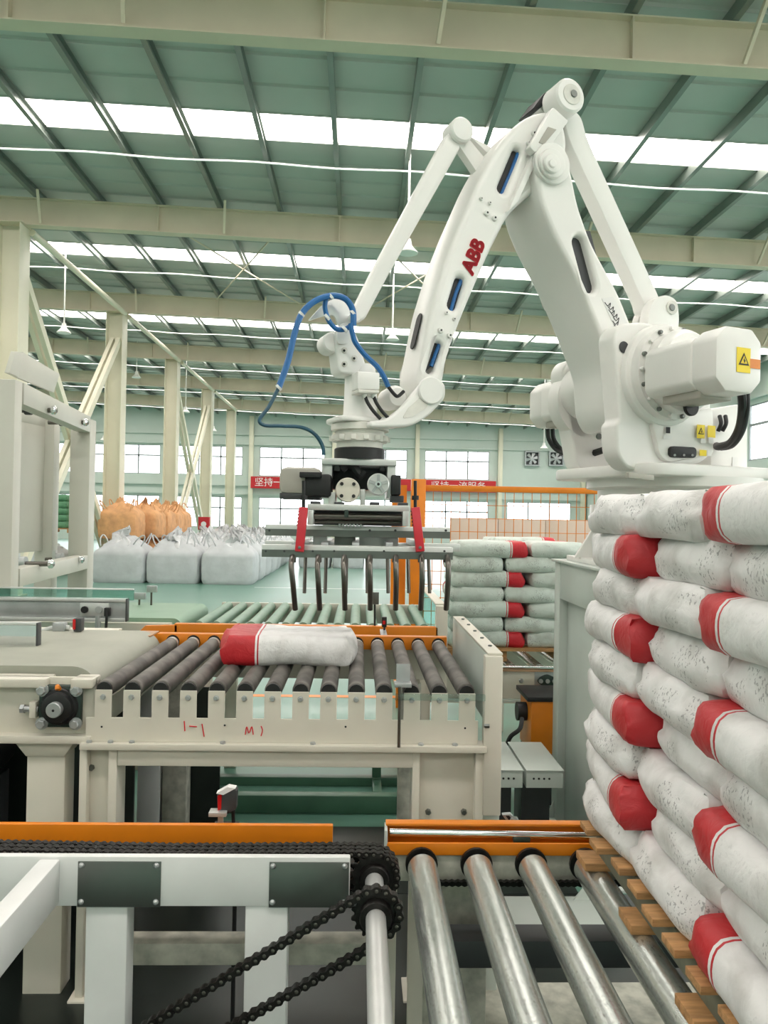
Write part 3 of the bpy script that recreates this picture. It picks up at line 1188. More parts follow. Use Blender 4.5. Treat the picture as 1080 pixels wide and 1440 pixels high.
# elbow link bar and triangle
MB().prism(rpoly(Rp([(778, 150), (800, 170), (772, 208), (752, 214), (745, 206)], .19), .01), -RW * .05).build('link_bar', 'robot', rob, bevel=.006)
MB().prism(Rp([(771, 178), (783, 182), (765, 203), (758, 200)], .194), -RW * .01).build('link_pocket', 'motor', rob, bevel=.002)
MB().prism(rpoly(Rp([(752, 214), (757, 222), (728, 283), (716, 296), (722, 280)], .16), .006), -RW * .04).build('rib', 'robot', arm, bevel=.005)
# joint at the very top
tj = disc(803, 133, .06, .19, .083, 'top_joint', 'robot', rob, .01)
MB().prism(rpoly(Rp([(755, 150), (772, 125), (800, 118), (800, 150), (775, 165)], .05), .03), -RW * .12).build('top_lug', 'robot', tj, bevel=.01)
MB().prism(rpoly(Rp([(750, 152), (766, 130), (775, 130), (770, 142), (760, 152)], .06), .01), -RW * .14).build('joint_seal', 'black', tj, bevel=.004)
disc(805, 132, .188, .194, .05, 'joint_ring', 'robot_dirty', tj, .002)
disc(808, 131, .194, .2, .018, 'joint_pin', 'steel', tj, .002)
# rear rod from the top joint to the base
rod = MB().prism(rpoly(Rp([(789, 150), (816, 158), (826, 195), (928, 420), (930, 440), (908, 440), (905, 425), (800, 195)], .1), .05), -RW * .09).build('rear_rod', 'robot', rob, bevel=.02, seg=3)
lug = MB().prism(rpoly(Rp([(914, 432), (922, 418), (940, 414), (953, 422), (956, 445), (954, 478), (908, 478)], .17), .03), -RW * .07).build('rod_bracket', 'robot', rob, bevel=.008)
MB().prism(rpoly(Rp([(898, 446), (905, 432), (916, 430), (924, 440), (924, 480), (892, 480)], .0), .03), -RW * .05).build('bracket_cheek', 'robot', lug, bevel=.006)
disc(946, 432, .17, .178, .036, 'pivot_ring', 'robot_dirty', lug, .002)
disc(946, 432, .178, .184, .018, 'pivot_pin', 'steel', lug, .002)
# left joint with the thin rod
lj = disc(651, 181, -.1, .01, .06, 'left_joint', 'robot', rob, .008)
MB().prism(rpoly(Rp([(628, 190), (640, 178), (654, 196), (644, 215), (545, 390), (512, 452), (494, 444), (527, 378)], -.02), .03), -RW * .075).build('thin_rod', 'robot', rob, bevel=.014, seg=3)
MB().prism(rpoly(Rp([(640, 196), (654, 188), (690, 232), (700, 255), (676, 250)], -.02), .02), -RW * .05).build('link_bar', 'robot', rob, bevel=.008)
MB().prism(rpoly(Rp([(656, 186), (662, 192), (700, 212), (742, 235), (735, 248), (692, 222)], -.03), .01), -RW * .05).build('link_bar', 'robot', rob, bevel=.008)

# ---- base frame: near side plate with gear flange and motor
NP = [(862, 470), (872, 455), (905, 452), (965, 470), (985, 520), (1000, 560), (1000, 640), (985, 652), (885, 662), (868, 640), (866, 596), (872, 590), (866, 520)]
base = holed(rpoly(Rp(NP, .3), .05), [], .12, 'near_frame', 'robot', rob, bev=.015)
MB().prism(rpoly(Rp([(918, 592), (1003, 572), (1004, 640), (940, 650), (928, 640)], .33), .03), -RW * .04).build('side_cover', 'robot', base, bevel=.008)
GX, GY = 930, 529
c0 = R(GX, GY, .3)
fg = MB().lathe(c0 - RW * .06, RW * .26, [(0, .25), (.34, .25), (.37, .245), (.4, .225), (.6, .225), (.62, .195), (.86, .195), (.9, .18), (1, .17)], 48).build('gear_flange', 'robot', rob)
for k in range(18):
    q = 2 * pi * k / 18
    p = c0 + RW * .1 + (RU * cos(q) + V((0, 0, 1)) * sin(q)) * .211
    MB().lathe(p, RW * .016, [(0, .011), (.7, .011), (1, .008)], 8).build('flange_bolt', 'steel' if k % 2 else 'robot', fg)


def motor(sign, wA, wB, cpx, parent, nm):
    """Boxy motor housing along the axis with a chamfered end cap; cpx: centre pixel at wB."""
    cB = R(*cpx, wB)
    cA = cB - RW * (wB - wA)
    z = V((0, 0, 1))

    def ring(c, sx, sz, ch):
        return [c + RU * a + z * b for a, b in ((-sx, -sz + ch), (-sx + ch, -sz), (sx - ch, -sz), (sx, -sz + ch), (sx, sz - ch), (sx - ch, sz), (-sx + ch, sz), (-sx, sz - ch))]
    m1 = MB().prism(ring(cA, .138, .115, .03), RW * (wB - wA) * .68).build(nm, 'robot', parent, bevel=.012)
    s = cA + RW * (wB - wA) * .66
    MB().prism(ring(s, .128, .138, .055), RW * (wB - wA) * .34).build('motor_cap', 'robot', m1, bevel=.014)
    MB().box((0, 0, 0), (0, 0, 0))
    MB().prism([s + RU * a + z * b - RW * (wB - wA) * .5 for a, b in ((-.09, -.15), (.09, -.15), (.09, -.11), (-.09, -.11))], RW * (wB - wA) * .55).build('motor_foot', 'motor', m1, bevel=.006)
    return m1, cB, cA


nmot, cN, cNA = motor(1, .44, .86, (1040, 506), rob, 'near_motor')
# warning stickers
z_ = V((0, 0, 1))
st = cN + RW * .002


def sticker(parent, c, ux, uz, n, w, h, m):
    return MB().prism([c - ux * w / 2 - uz * h / 2, c + ux * w / 2 - uz * h / 2, c + ux * w / 2 + uz * h / 2, c - ux * w / 2 + uz * h / 2], n * .0015).build('sticker', m, parent)


def warn(parent, c, ux, uz, n, s):
    o = sticker(parent, c, ux, uz, n, s * 1.1, s * 1.5, 'yellow')
    t1 = [c + n * .002 + ux * (a * s) + uz * (b * s) for a, b in ((-.42, -.3), (.42, -.3), (0, .45))]
    t2 = [c + n * .003 + ux * (a * s) + uz * (b * s) for a, b in ((-.27, -.21), (.27, -.21), (0, .27))]
    MB().prism(t1, n * .001).build('warning_triangle', 'ink', parent)
    MB().prism(t2, n * .001).build('warning_field', 'yellow', parent)
    MB().prism([c + n * .0042 + ux * (a * s) + uz * (b * s) for a, b in ((-.04, -.15), (.06, -.15), (.1, .02), (.02, .02), (.05, .18), (-.08, -.04), (0, -.04))], n * .0006).build('warning_mark', 'ink', parent)


warn(nmot, st - RU * .02 + z_ * .0, -RU, z_, RW, .07)
sticker(nmot, st - RU * .085 + z_ * -.01, -RU, z_, RW, .06, .04, 'orange')
fr_ = .3
warn(base, R(985, 607, .34) + RW * .002, -RU, z_, RW, .045)
sticker(base, R(1000, 607, .34) + RW * .002, -RU, z_, RW, .05, .06, 'yellow')
for a in ((988, 619), (999, 619)):
    sticker(base, R(*a, .34) + RW * .002, -RU, z_, RW, .03, .03, 'paper')
sticker(base, R(988, 637, .34) + RW * .002, -RU, z_, RW, .045, .03, 'yellow')
sticker(base, R(997, 637, .34) + RW * .002, -RU, z_, RW, .028, .03, 'paper')
sticker(base, R(939, 605, .34) + RW * .002, -RU, z_, RW, .025, .03, 'ink')
sticker(base, R(938, 615, .34) + RW * .002, -RU, z_, RW, .05, .018, 'paper')
oc = MB().prism(rpoly(Rp([(943, 627), (980, 629), (980, 644), (943, 643)], .35), .03), -RW * .02).build('black_cover', 'black', base, bevel=.003)
for a in (949, 962, 974):
    MB().cyl(R(a, 640, .352), R(a, 640, .356), .006, 8).build('cover_screw', 'galv', oc)
disc(974, 572, .5, .52, .042, 'black_plug', 'black', rob, .004)
disc(878, 488, .3, .306, .028, 'eye_hole', 'darkgrey', base, .002)

# far side plate and motor
FP = [(790, 520), (800, 505), (822, 505), (850, 560), (872, 600), (880, 640), (850, 660), (812, 660), (806, 620), (797, 580)]
far = holed(rpoly(Rp(FP, -.3), .05), [], .12, 'far_frame', 'robot', rob, bev=.012)
cF = R(850, 560, -.25)
MB().lathe(R(826, 565, -.3), -RW * .12, [(0, .2), (.8, .2), (1, .17)], 40).build('far_flange', 'robot', rob)
for k in range(9):
    q = radians(200 + 16 * k)
    p = R(868, 575, -.1) + (RU * -cos(q) + z_ * sin(q)) * .2
    MB().lathe(p, RW * .012, [(0, .016), (1, .016)], 10).build('flange_bolt', 'steel', far)
fmot, cFm, _ = motor(-1, -.42, -.86, (768, 573), rob, 'far_motor')
# gear hubs round the foot of the lower arm
MB().lathe(R(905, 533, .2), -RW * .5, [(0, .15), (1, .15)], 36).build('arm_hub', 'robot', rob)
MB().lathe(R(868, 560, -.1), -RW * .08, [(0, .235), (.8, .235), (1, .22)], 36).build('arm_gear', 'robot', rob)
# turntable and foot
tc_ = V((RB.x, RB.y, 0)) - RU * .12
zt = R(900, 655, 0).z
zt -= .11
MB().lathe((tc_.x, tc_.y, zt - .16), (0, 0, .2), [(0, .44), (.3, .44), (.32, .40), (.7, .40), (.75, .46), (1, .46)], 48).build('turntable', 'robot', rob)
tb = [tc_ + RU * a + RW * b + z_ * (zt + .035) for a, b in ((.52, -.42), (.52, .42), (-.45, .42), (-.45, -.42))]
MB().prism(rpoly(tb, .12), (0, 0, .06)).build('swivel_plate', 'robot', rob, bevel=.012)
MB().prism([R(884, 664, .47), R(920, 668, .47), R(920, 676, .47), R(884, 672, .47)], -RW * .02).build('vent_slot', 'motor', rob, bevel=.003)
MB().lathe((tc_.x, tc_.y, 1.18), (0, 0, zt - .16 - 1.18), [(0, .42), (.12, .42), (.14, .34), (.8, .34), (1, .38)], 40).build('base_column', 'robot', rob)
MB().box((tc_.x - .46, tc_.y - .4, 1.164), (tc_.x + .5, tc_.y + .45, 1.194)).build('foot_plate', 'robot', rob, bevel=.004)
gs = P(803, 790, 4.3)
MB().prism([(gs.x + .02, 4.3, 1.19), (gs.x + .4, 4.3, 1.19), (gs.x + .4, 4.3, 1.42), (gs.x + .16, 4.3, 1.42)], (0, .03, 0)).build('foot_gusset', 'robot', rob, bevel=.004)
# rear connector box
rb_ = R(1022, 615, .12)
MB().prism(rpoly(Rp([(1000, 575), (1040, 568), (1052, 580), (1052, 665), (1000, 668)], .2), .02), -RW * .3).build('rear_box', 'robot', rob, bevel=.012)
sticker(rob, R(1033, 655, .2) + RW * .002, -RU, z_, RW, .04, .09, 'paper')
for a, b, wv in (((1012, 585), (1010, 606), .22), ((1020, 585), (1016, 606), .22)):
    MB().tube([R(*a, wv), R((a[0] + b[0]) / 2 + 3, (a[1] + b[1]) / 2, wv + .02), R(*b, wv)], .011, 8).build('cable', 'black', rob)
MB().tube([R(1042, 548, .62), R(1044, 570, .6), R(1040, 600, .5), R(1028, 622, .4), R(1012, 628, .3), R(1008, 627, .21)], .02, 10).build('cable', 'black', rob)
MB().tube([R(1050, 549, .62), R(1050, 575, .6), R(1044, 606, .5), R(1030, 626, .4), R(1014, 630, .3)], .014, 10).build('cable', 'black', rob)
for dx in (0, 7):
    MB().tube([R(770 + dx, 603, -.75), R(772 + dx, 618, -.75), R(782 + dx, 632, -.72), R(800, 640, -.6), R(815, 642, -.45)], .014, 8).build('cable', 'black', rob)
MB().tube([R(820, 642, -.4), R(845, 634, -.25), R(870, 626, -.1), R(892, 618, .1)], .02, 8).build('cable', 'black', rob)

# ---- wrist
WC = R(507, 560, 0)
wz0 = R(507, 632, 0).z
wz1 = R(507, 597, 0).z
hd = wz1 - wz0
wr_ = MB().lathe((WC.x, WC.y, wz0), (0, 0, hd), [(0, .105), (.25, .105), (.27, .122), (.55, .122), (.57, .112), (.7, .112), (.72, .132), (.95, .132), (1, .125)], 40).build('wrist_housing', 'robot_dirty', rob)
for k in range(14):
    q = 2 * pi * k / 14
    MB().box((WC.x + .127 * cos(q) - .012, WC.y + .127 * sin(q) - .008, wz0 + hd * .3), (WC.x + .127 * cos(q) + .012, WC.y + .127 * sin(q) + .008, wz0 + hd * .5)).build('housing_lug', 'robot_dirty', wr_, bevel=.002)
fl_ = MB().prism(rpoly([V((WC.x, WC.y, wz1)) + RU * a + RW * b for a, b in ((.14, -.12), (.14, .12), (-.12, .13), (-.2, .1), (-.2, -.1), (-.12, -.13))], .07), (0, 0, .022)).build('wrist_plate', 'robot', rob, bevel=.006)
zt_ = R(507, 520, 0).z
MB().lathe((WC.x + .0, WC.y, wz1 + .02), (0, 0, zt_ - wz1), [(0, .09), (.1, .078), (.8, .072), (1, .06)], 32).build('wrist_column', 'robot', rob)
FK = [(600, 532), (614, 530), (627, 540), (627, 560), (602, 586), (577, 600), (545, 601), (520, 601), (520, 592), (545, 589), (566, 572)]
fk = holed(rpoly(Rp(FK, .17), .03), [], .05, 'wrist_fork', 'robot', rob, bev=.012)
MB().prism(rpoly(Rp([(574, 574), (598, 552), (605, 560), (600, 574), (580, 586), (566, 588)], .174), .015), -RW * .006).build('fork_pocket', 'robot_dirty', fk)
disc(607, 549, .165, .185, .062, 'fork_pivot', 'robot', fk, .005)
holed(rpoly(Rp(FK, -.13), .03), [], .05, 'wrist_fork', 'robot', rob, bev=.012)
WB = [(477, 525), (472, 480), (470, 466), (482, 460), (498, 462), (505, 478), (514, 510), (520, 530)]
wb_ = holed(rpoly(Rp(WB, .06), .03), [], .12, 'rod_lever', 'robot', rob, bev=.012)
disc(468, 481, -.06, .04, .045, 'lever_hub', 'robot', wb_, .006)
for a in ((484, 493), (484, 512), (498, 504)):
    MB().lathe(R(*a, .058), RW * .012, [(0, .014), (1, .012)], 12).build('cap_bolt', 'robot_dirty', wb_)
    MB().cyl(R(*a, .069), R(*a, .0725), .006, 8).build('socket', 'black', wb_)
MB().prism(rpoly(Rp([(474, 484), (474, 465), (479, 455), (491, 452), (497, 466), (489, 484)], .075), .02), -RW * .012).build('rod_end', 'robot', rob, bevel=.004)
MB().prism(rpoly(Rp([(432, 452), (452, 430), (468, 420), (490, 418), (499, 445), (488, 470), (478, 462), (470, 442), (452, 445)], .04), .02), -RW * .012).build('hose_bracket', 'alu', rob, bevel=.003)
jb = MB().prism(rpoly(Rp([(503, 522), (534, 524), (534, 548), (503, 547)], .16), .006), -RW * .08).build('junction_box', 'robot', rob, bevel=.006)
MB().prism(Rp([(504, 547), (534, 549), (533, 553), (504, 552)], .165), -RW * .09).build('box_shelf', 'robot_dirty', jb, bevel=.003)
for a in (513, 525):
    MB().lathe(R(a, 552, .13), (0, 0, -.025), [(0, .012), (1, .01)], 10).build('cable_gland', 'robot', jb)
    MB().tube([R(a, 556, .13), R(a + 4, 566, .14), R(a + 12, 578, .15), R(a + 22, 589, .15)], .008, 8).build('cable', 'black', rob)
ln = R(542, 560, 0)
MB().lathe(R(545, 563, -.02), RW * .12, [(0, .05), (.8, .055), (1, .04)], 20).build('pivot_boss', 'robot', rob)
MB().lathe(R(495, 449, .06), RW * .05, [(0, .022), (1, .022)], 14).build('rod_pin', 'robot', rob)

# hoses
h = thing('air_hose', 'blue air hose looping from the robot wrist down to the gripper', 'hose', R(457, 642, .1))
HP = [(455, 640), (453, 626), (442, 610), (424, 601), (395, 599), (372, 598), (365, 590), (378, 572), (392, 545), (405, 508), (414, 470), (424, 442), (442, 424), (465, 416), (485, 420), (496, 436), (497, 458)]
MB().tube([R(a, b, .12) for a, b in HP[:9]], .008, 8).build('lower_run', 'tealhose', h)
MB().tube([R(a, b, .12) for a, b in HP[8:]], .0135, 10).build('upper_run', 'blue', h)
MB().tube([R(a, b, .105) for a, b in ((459, 418), (457, 432), (462, 450), (472, 462), (485, 463), (496, 456))], .011, 8).build('loop', 'blue', h)
MB().tube([R(a, b, .13) for a, b in ((493, 455), (496, 470), (500, 482), (514, 500), (530, 515), (540, 530), (546, 544))], .0115, 8).build('arm_run', 'blue', h)
MB().tube([R(a, b, .13) for a, b in ((546, 544), (555, 555), (560, 557), (568, 550))], .008, 8).build('dark_end', 'black', h)
for a, b in ((424, 442), (465, 417), (496, 440), (460, 446), (523, 508), (392, 545), (485, 463)):
    c = R(a, b, .12)
    MB().lathe(c - V((.004, 0, .004)), (.008, 0, .008), [(0, .0155), (1, .0155)], 10).build('cable_tie', 'paper', h)

# ================================================================ GRIPPER
YG0, YG1 = 3.2, 3.95
gc = P(503, 640, 3.55)
grp = thing('bag_gripper', 'finger gripper with curved steel tines hanging under the robot wrist', 'gripper', (WC.x, 3.55, gc.z))


def gbox(x0, y0, x1, y1, Ya, Yb, name, m, parent=None, bev=.003, Yp=None):
    """Box spanning a pixel rectangle on its front plane."""
    Yp = Ya if Yp is None else Yp
    a, b = P(x0, y1, Yp), P(x1, y0, Yp)
    return MB().box((a.x, Ya, a.z), (b.x, Yb, b.z)).build(name, m, parent or grp, bevel=bev)


MB().lathe((WC.x, WC.y, P(503, 647, WC.y).z), (0, 0, wz0 - P(503, 647, WC.y).z + .002), [(0, .115), (.9, .115), (1, .11)], 36).build('slew_ring', 'black', grp)
gbox(452, 646, 558, 653, 3.4, 3.72, 'top_plate', 'alu')
gbox(452, 653, 467, 672, 3.42, 3.7, 'side_plate', 'alu')
gbox(544, 653, 557, 700, 3.42, 3.7, 'side_plate', 'alu')
for a in (470, 534):
    gbox(a, 653, a + 8, 662, 3.44, 3.47, 'hanger_bolt', 'darkgrey')
gbox(392, 657, 452, 695, 3.38, 3.62, 'motor_cover', 'motor', bev=.03)
gbox(393, 694, 450, 701, 3.39, 3.61, 'motor_base', 'darkgrey')
gbox(428, 667, 466, 698, 3.36, 3.6, 'black_motor', 'black', bev=.012)
gbox(421, 664, 452, 671, 3.34, 3.4, 'black_bracket', 'black')
p = P(489, 689, 3.34)
fd = MB().lathe(p, (0, .05, 0), [(0, .05), (.15, .054), (1, .054)], 36).build('round_flange', 'cream', grp)
for k in range(4):
    q = pi / 4 + k * pi / 2
    MB().cyl((p.x + .037 * cos(q), 3.334, p.z + .037 * sin(q)), (p.x + .037 * cos(q), 3.34, p.z + .037 * sin(q)), .008, 10).build('flange_bolt', 'black', fd)
MB().cyl((p.x, 3.39, p.z), (p.x, 3.6, p.z), .045, 20).build('gearbox_body', 'bearing', grp)
p = P(532, 681, 3.34)
wl = MB().lathe(p, (0, .04, 0), [(0, .044), (.1, .048), (1, .048)], 36).build('pulley_rim', 'alu', grp)
for k in range(5):
    q = 2 * pi * k / 5 + .3
    d = V((cos(q), 0, sin(q)))
    MB().bar(p + V((0, -.004, 0)) + d * .01, p + V((0, -.004, 0)) + d * .042, .012, .01, up=(0, 1, 0)).build('spoke', 'galv', wl)
MB().cyl(p + V((0, -.012, 0)), p, .014, 16).build('pulley_hub', 'chrome', wl)
MB().cyl(p + V((0, -.014, 0)), p + V((0, -.012, 0)), .006, 10).build('pulley_bore', 'black', wl)
gbox(550, 668, 564, 696, 3.36, 3.55, 'sensor_block', 'black', bev=.006)
gbox(549, 697, 568, 706, 3.38, 3.5, 'valve_block', 'darkgrey')
gbox(462, 692, 472, 712, 3.38, 3.6, 'support_post', 'alu')
gbox(506, 688, 514, 712, 3.38, 3.6, 'support_post', 'alu')
MB().tube([P(480, 660, 3.45), P(488, 654, 3.45), P(498, 657, 3.45), P(506, 668, 3.45), P(512, 662, 3.45)], .02, 8).build('cable_bundle', 'black', grp)
gbox(432, 711, 576, 717, 3.3, 3.75, 'mid_plate', 'alu')
for k, (a, b) in enumerate(((436, 709), (470, 710), (520, 710), (560, 711))):
    gbox(a, b - 4, a + 14, b + 1, 3.32, 3.4, 'clamp_block', 'darkgrey')
for (a, b, r_, Yv) in ((722, 729, .013, 3.34), (731, 735, .009, 3.4)):
    q0, q1 = P(436, (a + b) / 2, Yv), P(572, (a + b) / 2 + 2, Yv)
    MB().cyl(q0, q1, r_, 14).build('slide_rod', 'finger', grp)
gbox(442, 717, 566, 738, 3.46, 3.5, 'slide_block', 'darkgrey')
gbox(468, 653, 544, 688, 3.62, 3.66, 'rear_plate', 'darkgrey')
gbox(432, 717, 441, 738, 3.3, 3.42, 'rod_support', 'alu')
gbox(566, 718, 575, 740, 3.3, 3.42, 'rod_support', 'alu')
gbox(484, 716, 490, 728, 3.3, 3.36, 'centre_clamp', 'bearing')
# springs / middle blocks
for k in range(7):
    gbox(476 + 5 * k, 735, 479 + 5 * k, 742, 3.4, 3.44, 'spring_coil', 'galv', bev=0)
# upper cross bar, front bar and rear bar
ub = gbox(373, 742, 633, 752, 3.45, 3.52, 'upper_bar', 'alu')
for a in (379, 420, 520, 556, 590, 627):
    bolt(ub, P(a, 746, 3.45), (0, -1, 0), .006, .004, 'darkgrey')
fb = gbox(368, 770, 637, 782, YG0, YG0 + .06, 'front_bar', 'alu')
for a in (374, 400, 440, 470, 540, 625):
    bolt(fb, P(a, 775, YG0), (0, -1, 0), .005, .004, 'darkgrey')
gbox(368, 777, 637, 783, YG0 - .003, YG0, 'bar_lip', 'steel', bev=0)
gbox(373, 748, 633, 753, 3.447, 3.45, 'bar_lip', 'steel', bev=0)
rbz = P(500, 768, YG1)
MB().box((P(400, 768, YG1).x - .1, YG1, rbz.z - .02), (P(620, 768, YG1).x + .1, YG1 + .05, rbz.z + .02)).build('rear_bar', 'alu', grp, bevel=.003)
for a in (414, 456, 500, 548, 592):
    q = P(a, 770, YG0)
    MB().box((q.x - .015, YG0 + .03, q.z - .01), (q.x + .015, YG1 + .02, q.z + .02)).build('cross_arm', 'galv', grp, bevel=.002)
gbox(440, 752, 460, 770, 3.5, 3.54, 'drop_plate', 'galv')
gbox(505, 752, 560, 768, 3.5, 3.54, 'drop_plate', 'galv')
gbox(470, 752, 500, 768, 3.52, 3.56, 'drop_plate', 'steel')
for (x0, x1, ty) in ((424, 418, 0), (581, 588, 0)):
    pa, pb2 = P(x0 + 3, 714, 3.18), P(x1 + 3, 776, 3.15)
    rc = MB().bar(pa, pb2, .036, .03, up=(0, 1, 0)).build('red_lever', 'red', grp, bevel=.003)
    for k in range(5):
        c = pa.lerp(pb2, .08 + .08 * k)
        MB().box((c.x - .021, c.y - .01, c.z - .004), (c.x - .017, c.y + .01, c.z + .004)).build('lever_tooth', 'black', rc)
    bolt(rc, pa.lerp(pb2, .9) + V((0, -.016, 0)), (0, -1, 0), .007, .004, 'steel')
    dp = P(x0 + 3, 712, 3.2)
    MB().cyl(P(x0 + 3, 676, 3.2), P(x0 + 3, 714, 3.2), .007, 10).build('damper_rod', 'black', grp)
    MB().cyl(P(x0 + 3, 697, 3.2), P(x0 + 3, 703, 3.2), .015, 12).build('damper_collar', 'black', grp)
for i in range(7):
    x = 412 + 36.2 * i
    a = P(x - .5, 781, YG0)
    tip = P(x + (1.5 if i == 0 else 0) - (i - 3) * .6, 857, YG0)
    t_ = MB().tube([(a.x, YG0 + .03, a.z + .0), (a.x, YG0 - .02, a.z - .012), (a.x, YG0 - .05, a.z - .045), ((a.x + tip.x) / 2, YG0 - .05, (a.z + tip.z) / 2), (tip.x, YG0, tip.z)], .0115, 12).build('tine', 'finger', grp)
    MB().lathe((a.x, YG0 + .02, a.z - .005), (0, 0, -.025), [(0, .013), (1, .013)], 10).build('tine_socket', 'darkgrey', t_)
for i in range(7):
    x = 429 + 29.2 * i
    a = P(x, 772, YG1)
    tip = P(x - 1 if i < 3 else x, 834, YG1)
    MB().tube([(a.x, YG1 + .02, a.z + .02), (a.x, YG1 + .05, a.z - .01), (a.x, YG1 + .05, a.z - .06), (tip.x, YG1, tip.z)], .0095, 10).build('tine', 'finger', grp)


def PX(px, py, X):
    d = ray(px, py)
    s = X / d.x
    return V((X, d.y * s, H + d.z * s))


def pbox(parent, x0, y0, x1, y1, Ya, Yb, name, m, bev=.003, smooth=35):
    """Box whose front face covers a pixel rectangle at depth Ya."""
    a, b = P(x0, y1, Ya), P(x1, y0, Ya)
    return MB().box((a.x, Ya, a.z), (b.x, Yb, b.z)).build(name, m, parent, bevel=bev, smooth=smooth)


def box(parent, a, b, name, m, bev=.003):
    return MB().box(a, b).build(name, m, parent, bevel=bev)


# ================================================================ ROBOT PEDESTAL
px1, px2, py1, py2, ptop = 1.215, 2.3, 3.78, 4.71, 1.15
ped = thing('robot_pedestal', 'pale grey-green steel stand carrying the white robot', 'pedestal', (1.75, 4.25, FL))
PT = .12
for (x, y) in ((px1, py1), (px2 - PT, py1), (px1, py2 - PT), (px2 - PT, py2 - PT)):
    p_ = box(ped, (x, y, FL + .016), (x + PT, y + PT, ptop), 'post', 'palegreen', .006)
    box(ped, (x - .05, y - .05, FL), (x + PT + .05, y + PT + .05, FL + .016), 'base_plate', 'palegreen')
    MB().prism([(x, y + .05, FL + .016), (x - .048, y + .05, FL + .016), (x, y + .05, FL + .12)], (0, .012, 0)).build('gusset', 'palegreen', p_)
for y in (py1, py2 - PT):
    box(ped, (px1 + PT, y + .01, ptop - .22), (px2 - PT, y + PT - .01, ptop), 'apron', 'palegreen')
for x in (px1, px2 - PT):
    box(ped, (x + .004, py1 + PT, ptop - .22), (x + PT - .004, py2 - PT, ptop), 'side_apron', 'palegreen')
    box(ped, (x + .05, py1 + PT, FL + .02), (x + .06, py2 - PT, ptop - .22), 'side_panel', 'palegreen')
box(ped, (px1 - .02, py1 - .04, ptop), (px2 + .02, py2 + .02, ptop + .014), 'top_plate', 'palegreen', .002)

# ================================================================ FIRST ROLLER TABLE
Y1 = 2.9
rt = thing('roller_table', 'cream roller table with comb-shaped front plate and grey rollers', 'roller conveyor', (-.25, 3.4, FL))
nR = 14
xr0, xr1 = P(145, 972, Y1).x, P(657, 972, Y1).x
dx = (xr1 - xr0) / (nR - 1)
zt_, zn, zb = .738, .636, .546
xl, xrr = P(120, 1040, Y1).x, P(672, 1045, Y1).x
poly = [V((xl, Y1, zb)), V((xrr, Y1, zb)), V((xrr, Y1, zn))]
for i in reversed(range(nR)):
    x = xr0 + dx * i
    for (a, b) in ((.032, zn), (.032, zt_), (-.030, zt_), (-.030, zn)):
        poly.append(V((x + a, Y1, b)))
poly.append(V((xl, Y1, zn)))
comb = MB().prism(poly, (0, .008, 0)).build('comb_plate', 'cream', rt, bevel=.0015, seg=1)
box(rt, (xl - .012, Y1 - .03, zb - .024), (xrr + .03, Y1 + .06, zb), 'base_flange', 'cream')
for i, bxp in enumerate((125, 155, 185, 313, 440, 592, 640)):
    p = P(bxp, 1043, Y1 - .015)
    MB().lathe((p.x, Y1 - .012, zb), (0, 0, .008), [(0, .011), (.8, .011), (1, .009)], 6).build('bolt', 'galv', rt)
rm = MB().lathe((0, 0, 0), (0, 1.04, 0), [(0, .012), (.004, .030), (.008, .033), (.992, .033), (.996, .03), (1, .012)], 24).mesh('roller', 'rubber')
cm = MB().cyl((0, 0, 0), (0, .012, 0), .028, 16).mesh('end_cap', 'black')
bmh = MB().lathe((0, 0, 0), (0, -.01, 0), [(0, .0115), (.15, .0115), (.2, .009), (1, .008)], 6).mesh('bolt', 'galv')
wm = MB().cyl((0, 0, 0), (0, .03, 0), .0335, 20).mesh('white_end', 'alu')
zc = .738
for i in range(nR):
    x = xr0 + dx * i
    r_ = inst(rm, 'roller', rt, (x, Y1 + .02, zc), (0, random.uniform(0, 6), 0))
    inst(cm, 'end_cap', r_, (x, Y1 + .009, zc))
    inst(wm, 'white_end', r_, (x, Y1 + 1.03, zc))
    inst(bmh, 'bolt', comb, (x, Y1, zt_ - .026))
for a, b in ((143, 1022), (316, 1020), (654, 1024), (486, 1022)):
    p = P(a, b, Y1)
    MB().cyl(p, p + V((0, -.001, 0)), .004, 8).build('hole', 'black', comb)
# handwriting in red marker
for st_ in ([(259, 1014), (260, 1028)], [(266, 1021), (277, 1022)], [(284, 1018), (287, 1036)], [(345, 1033), (347, 1022), (350, 1031), (354, 1022), (356, 1033)], [(367, 1021), (369, 1027), (367, 1035)]):
    MB().tube([P(a, b, Y1 - .001) for a, b in st_], .0022, 5, 4).build('handwriting', 'redprint', comb)
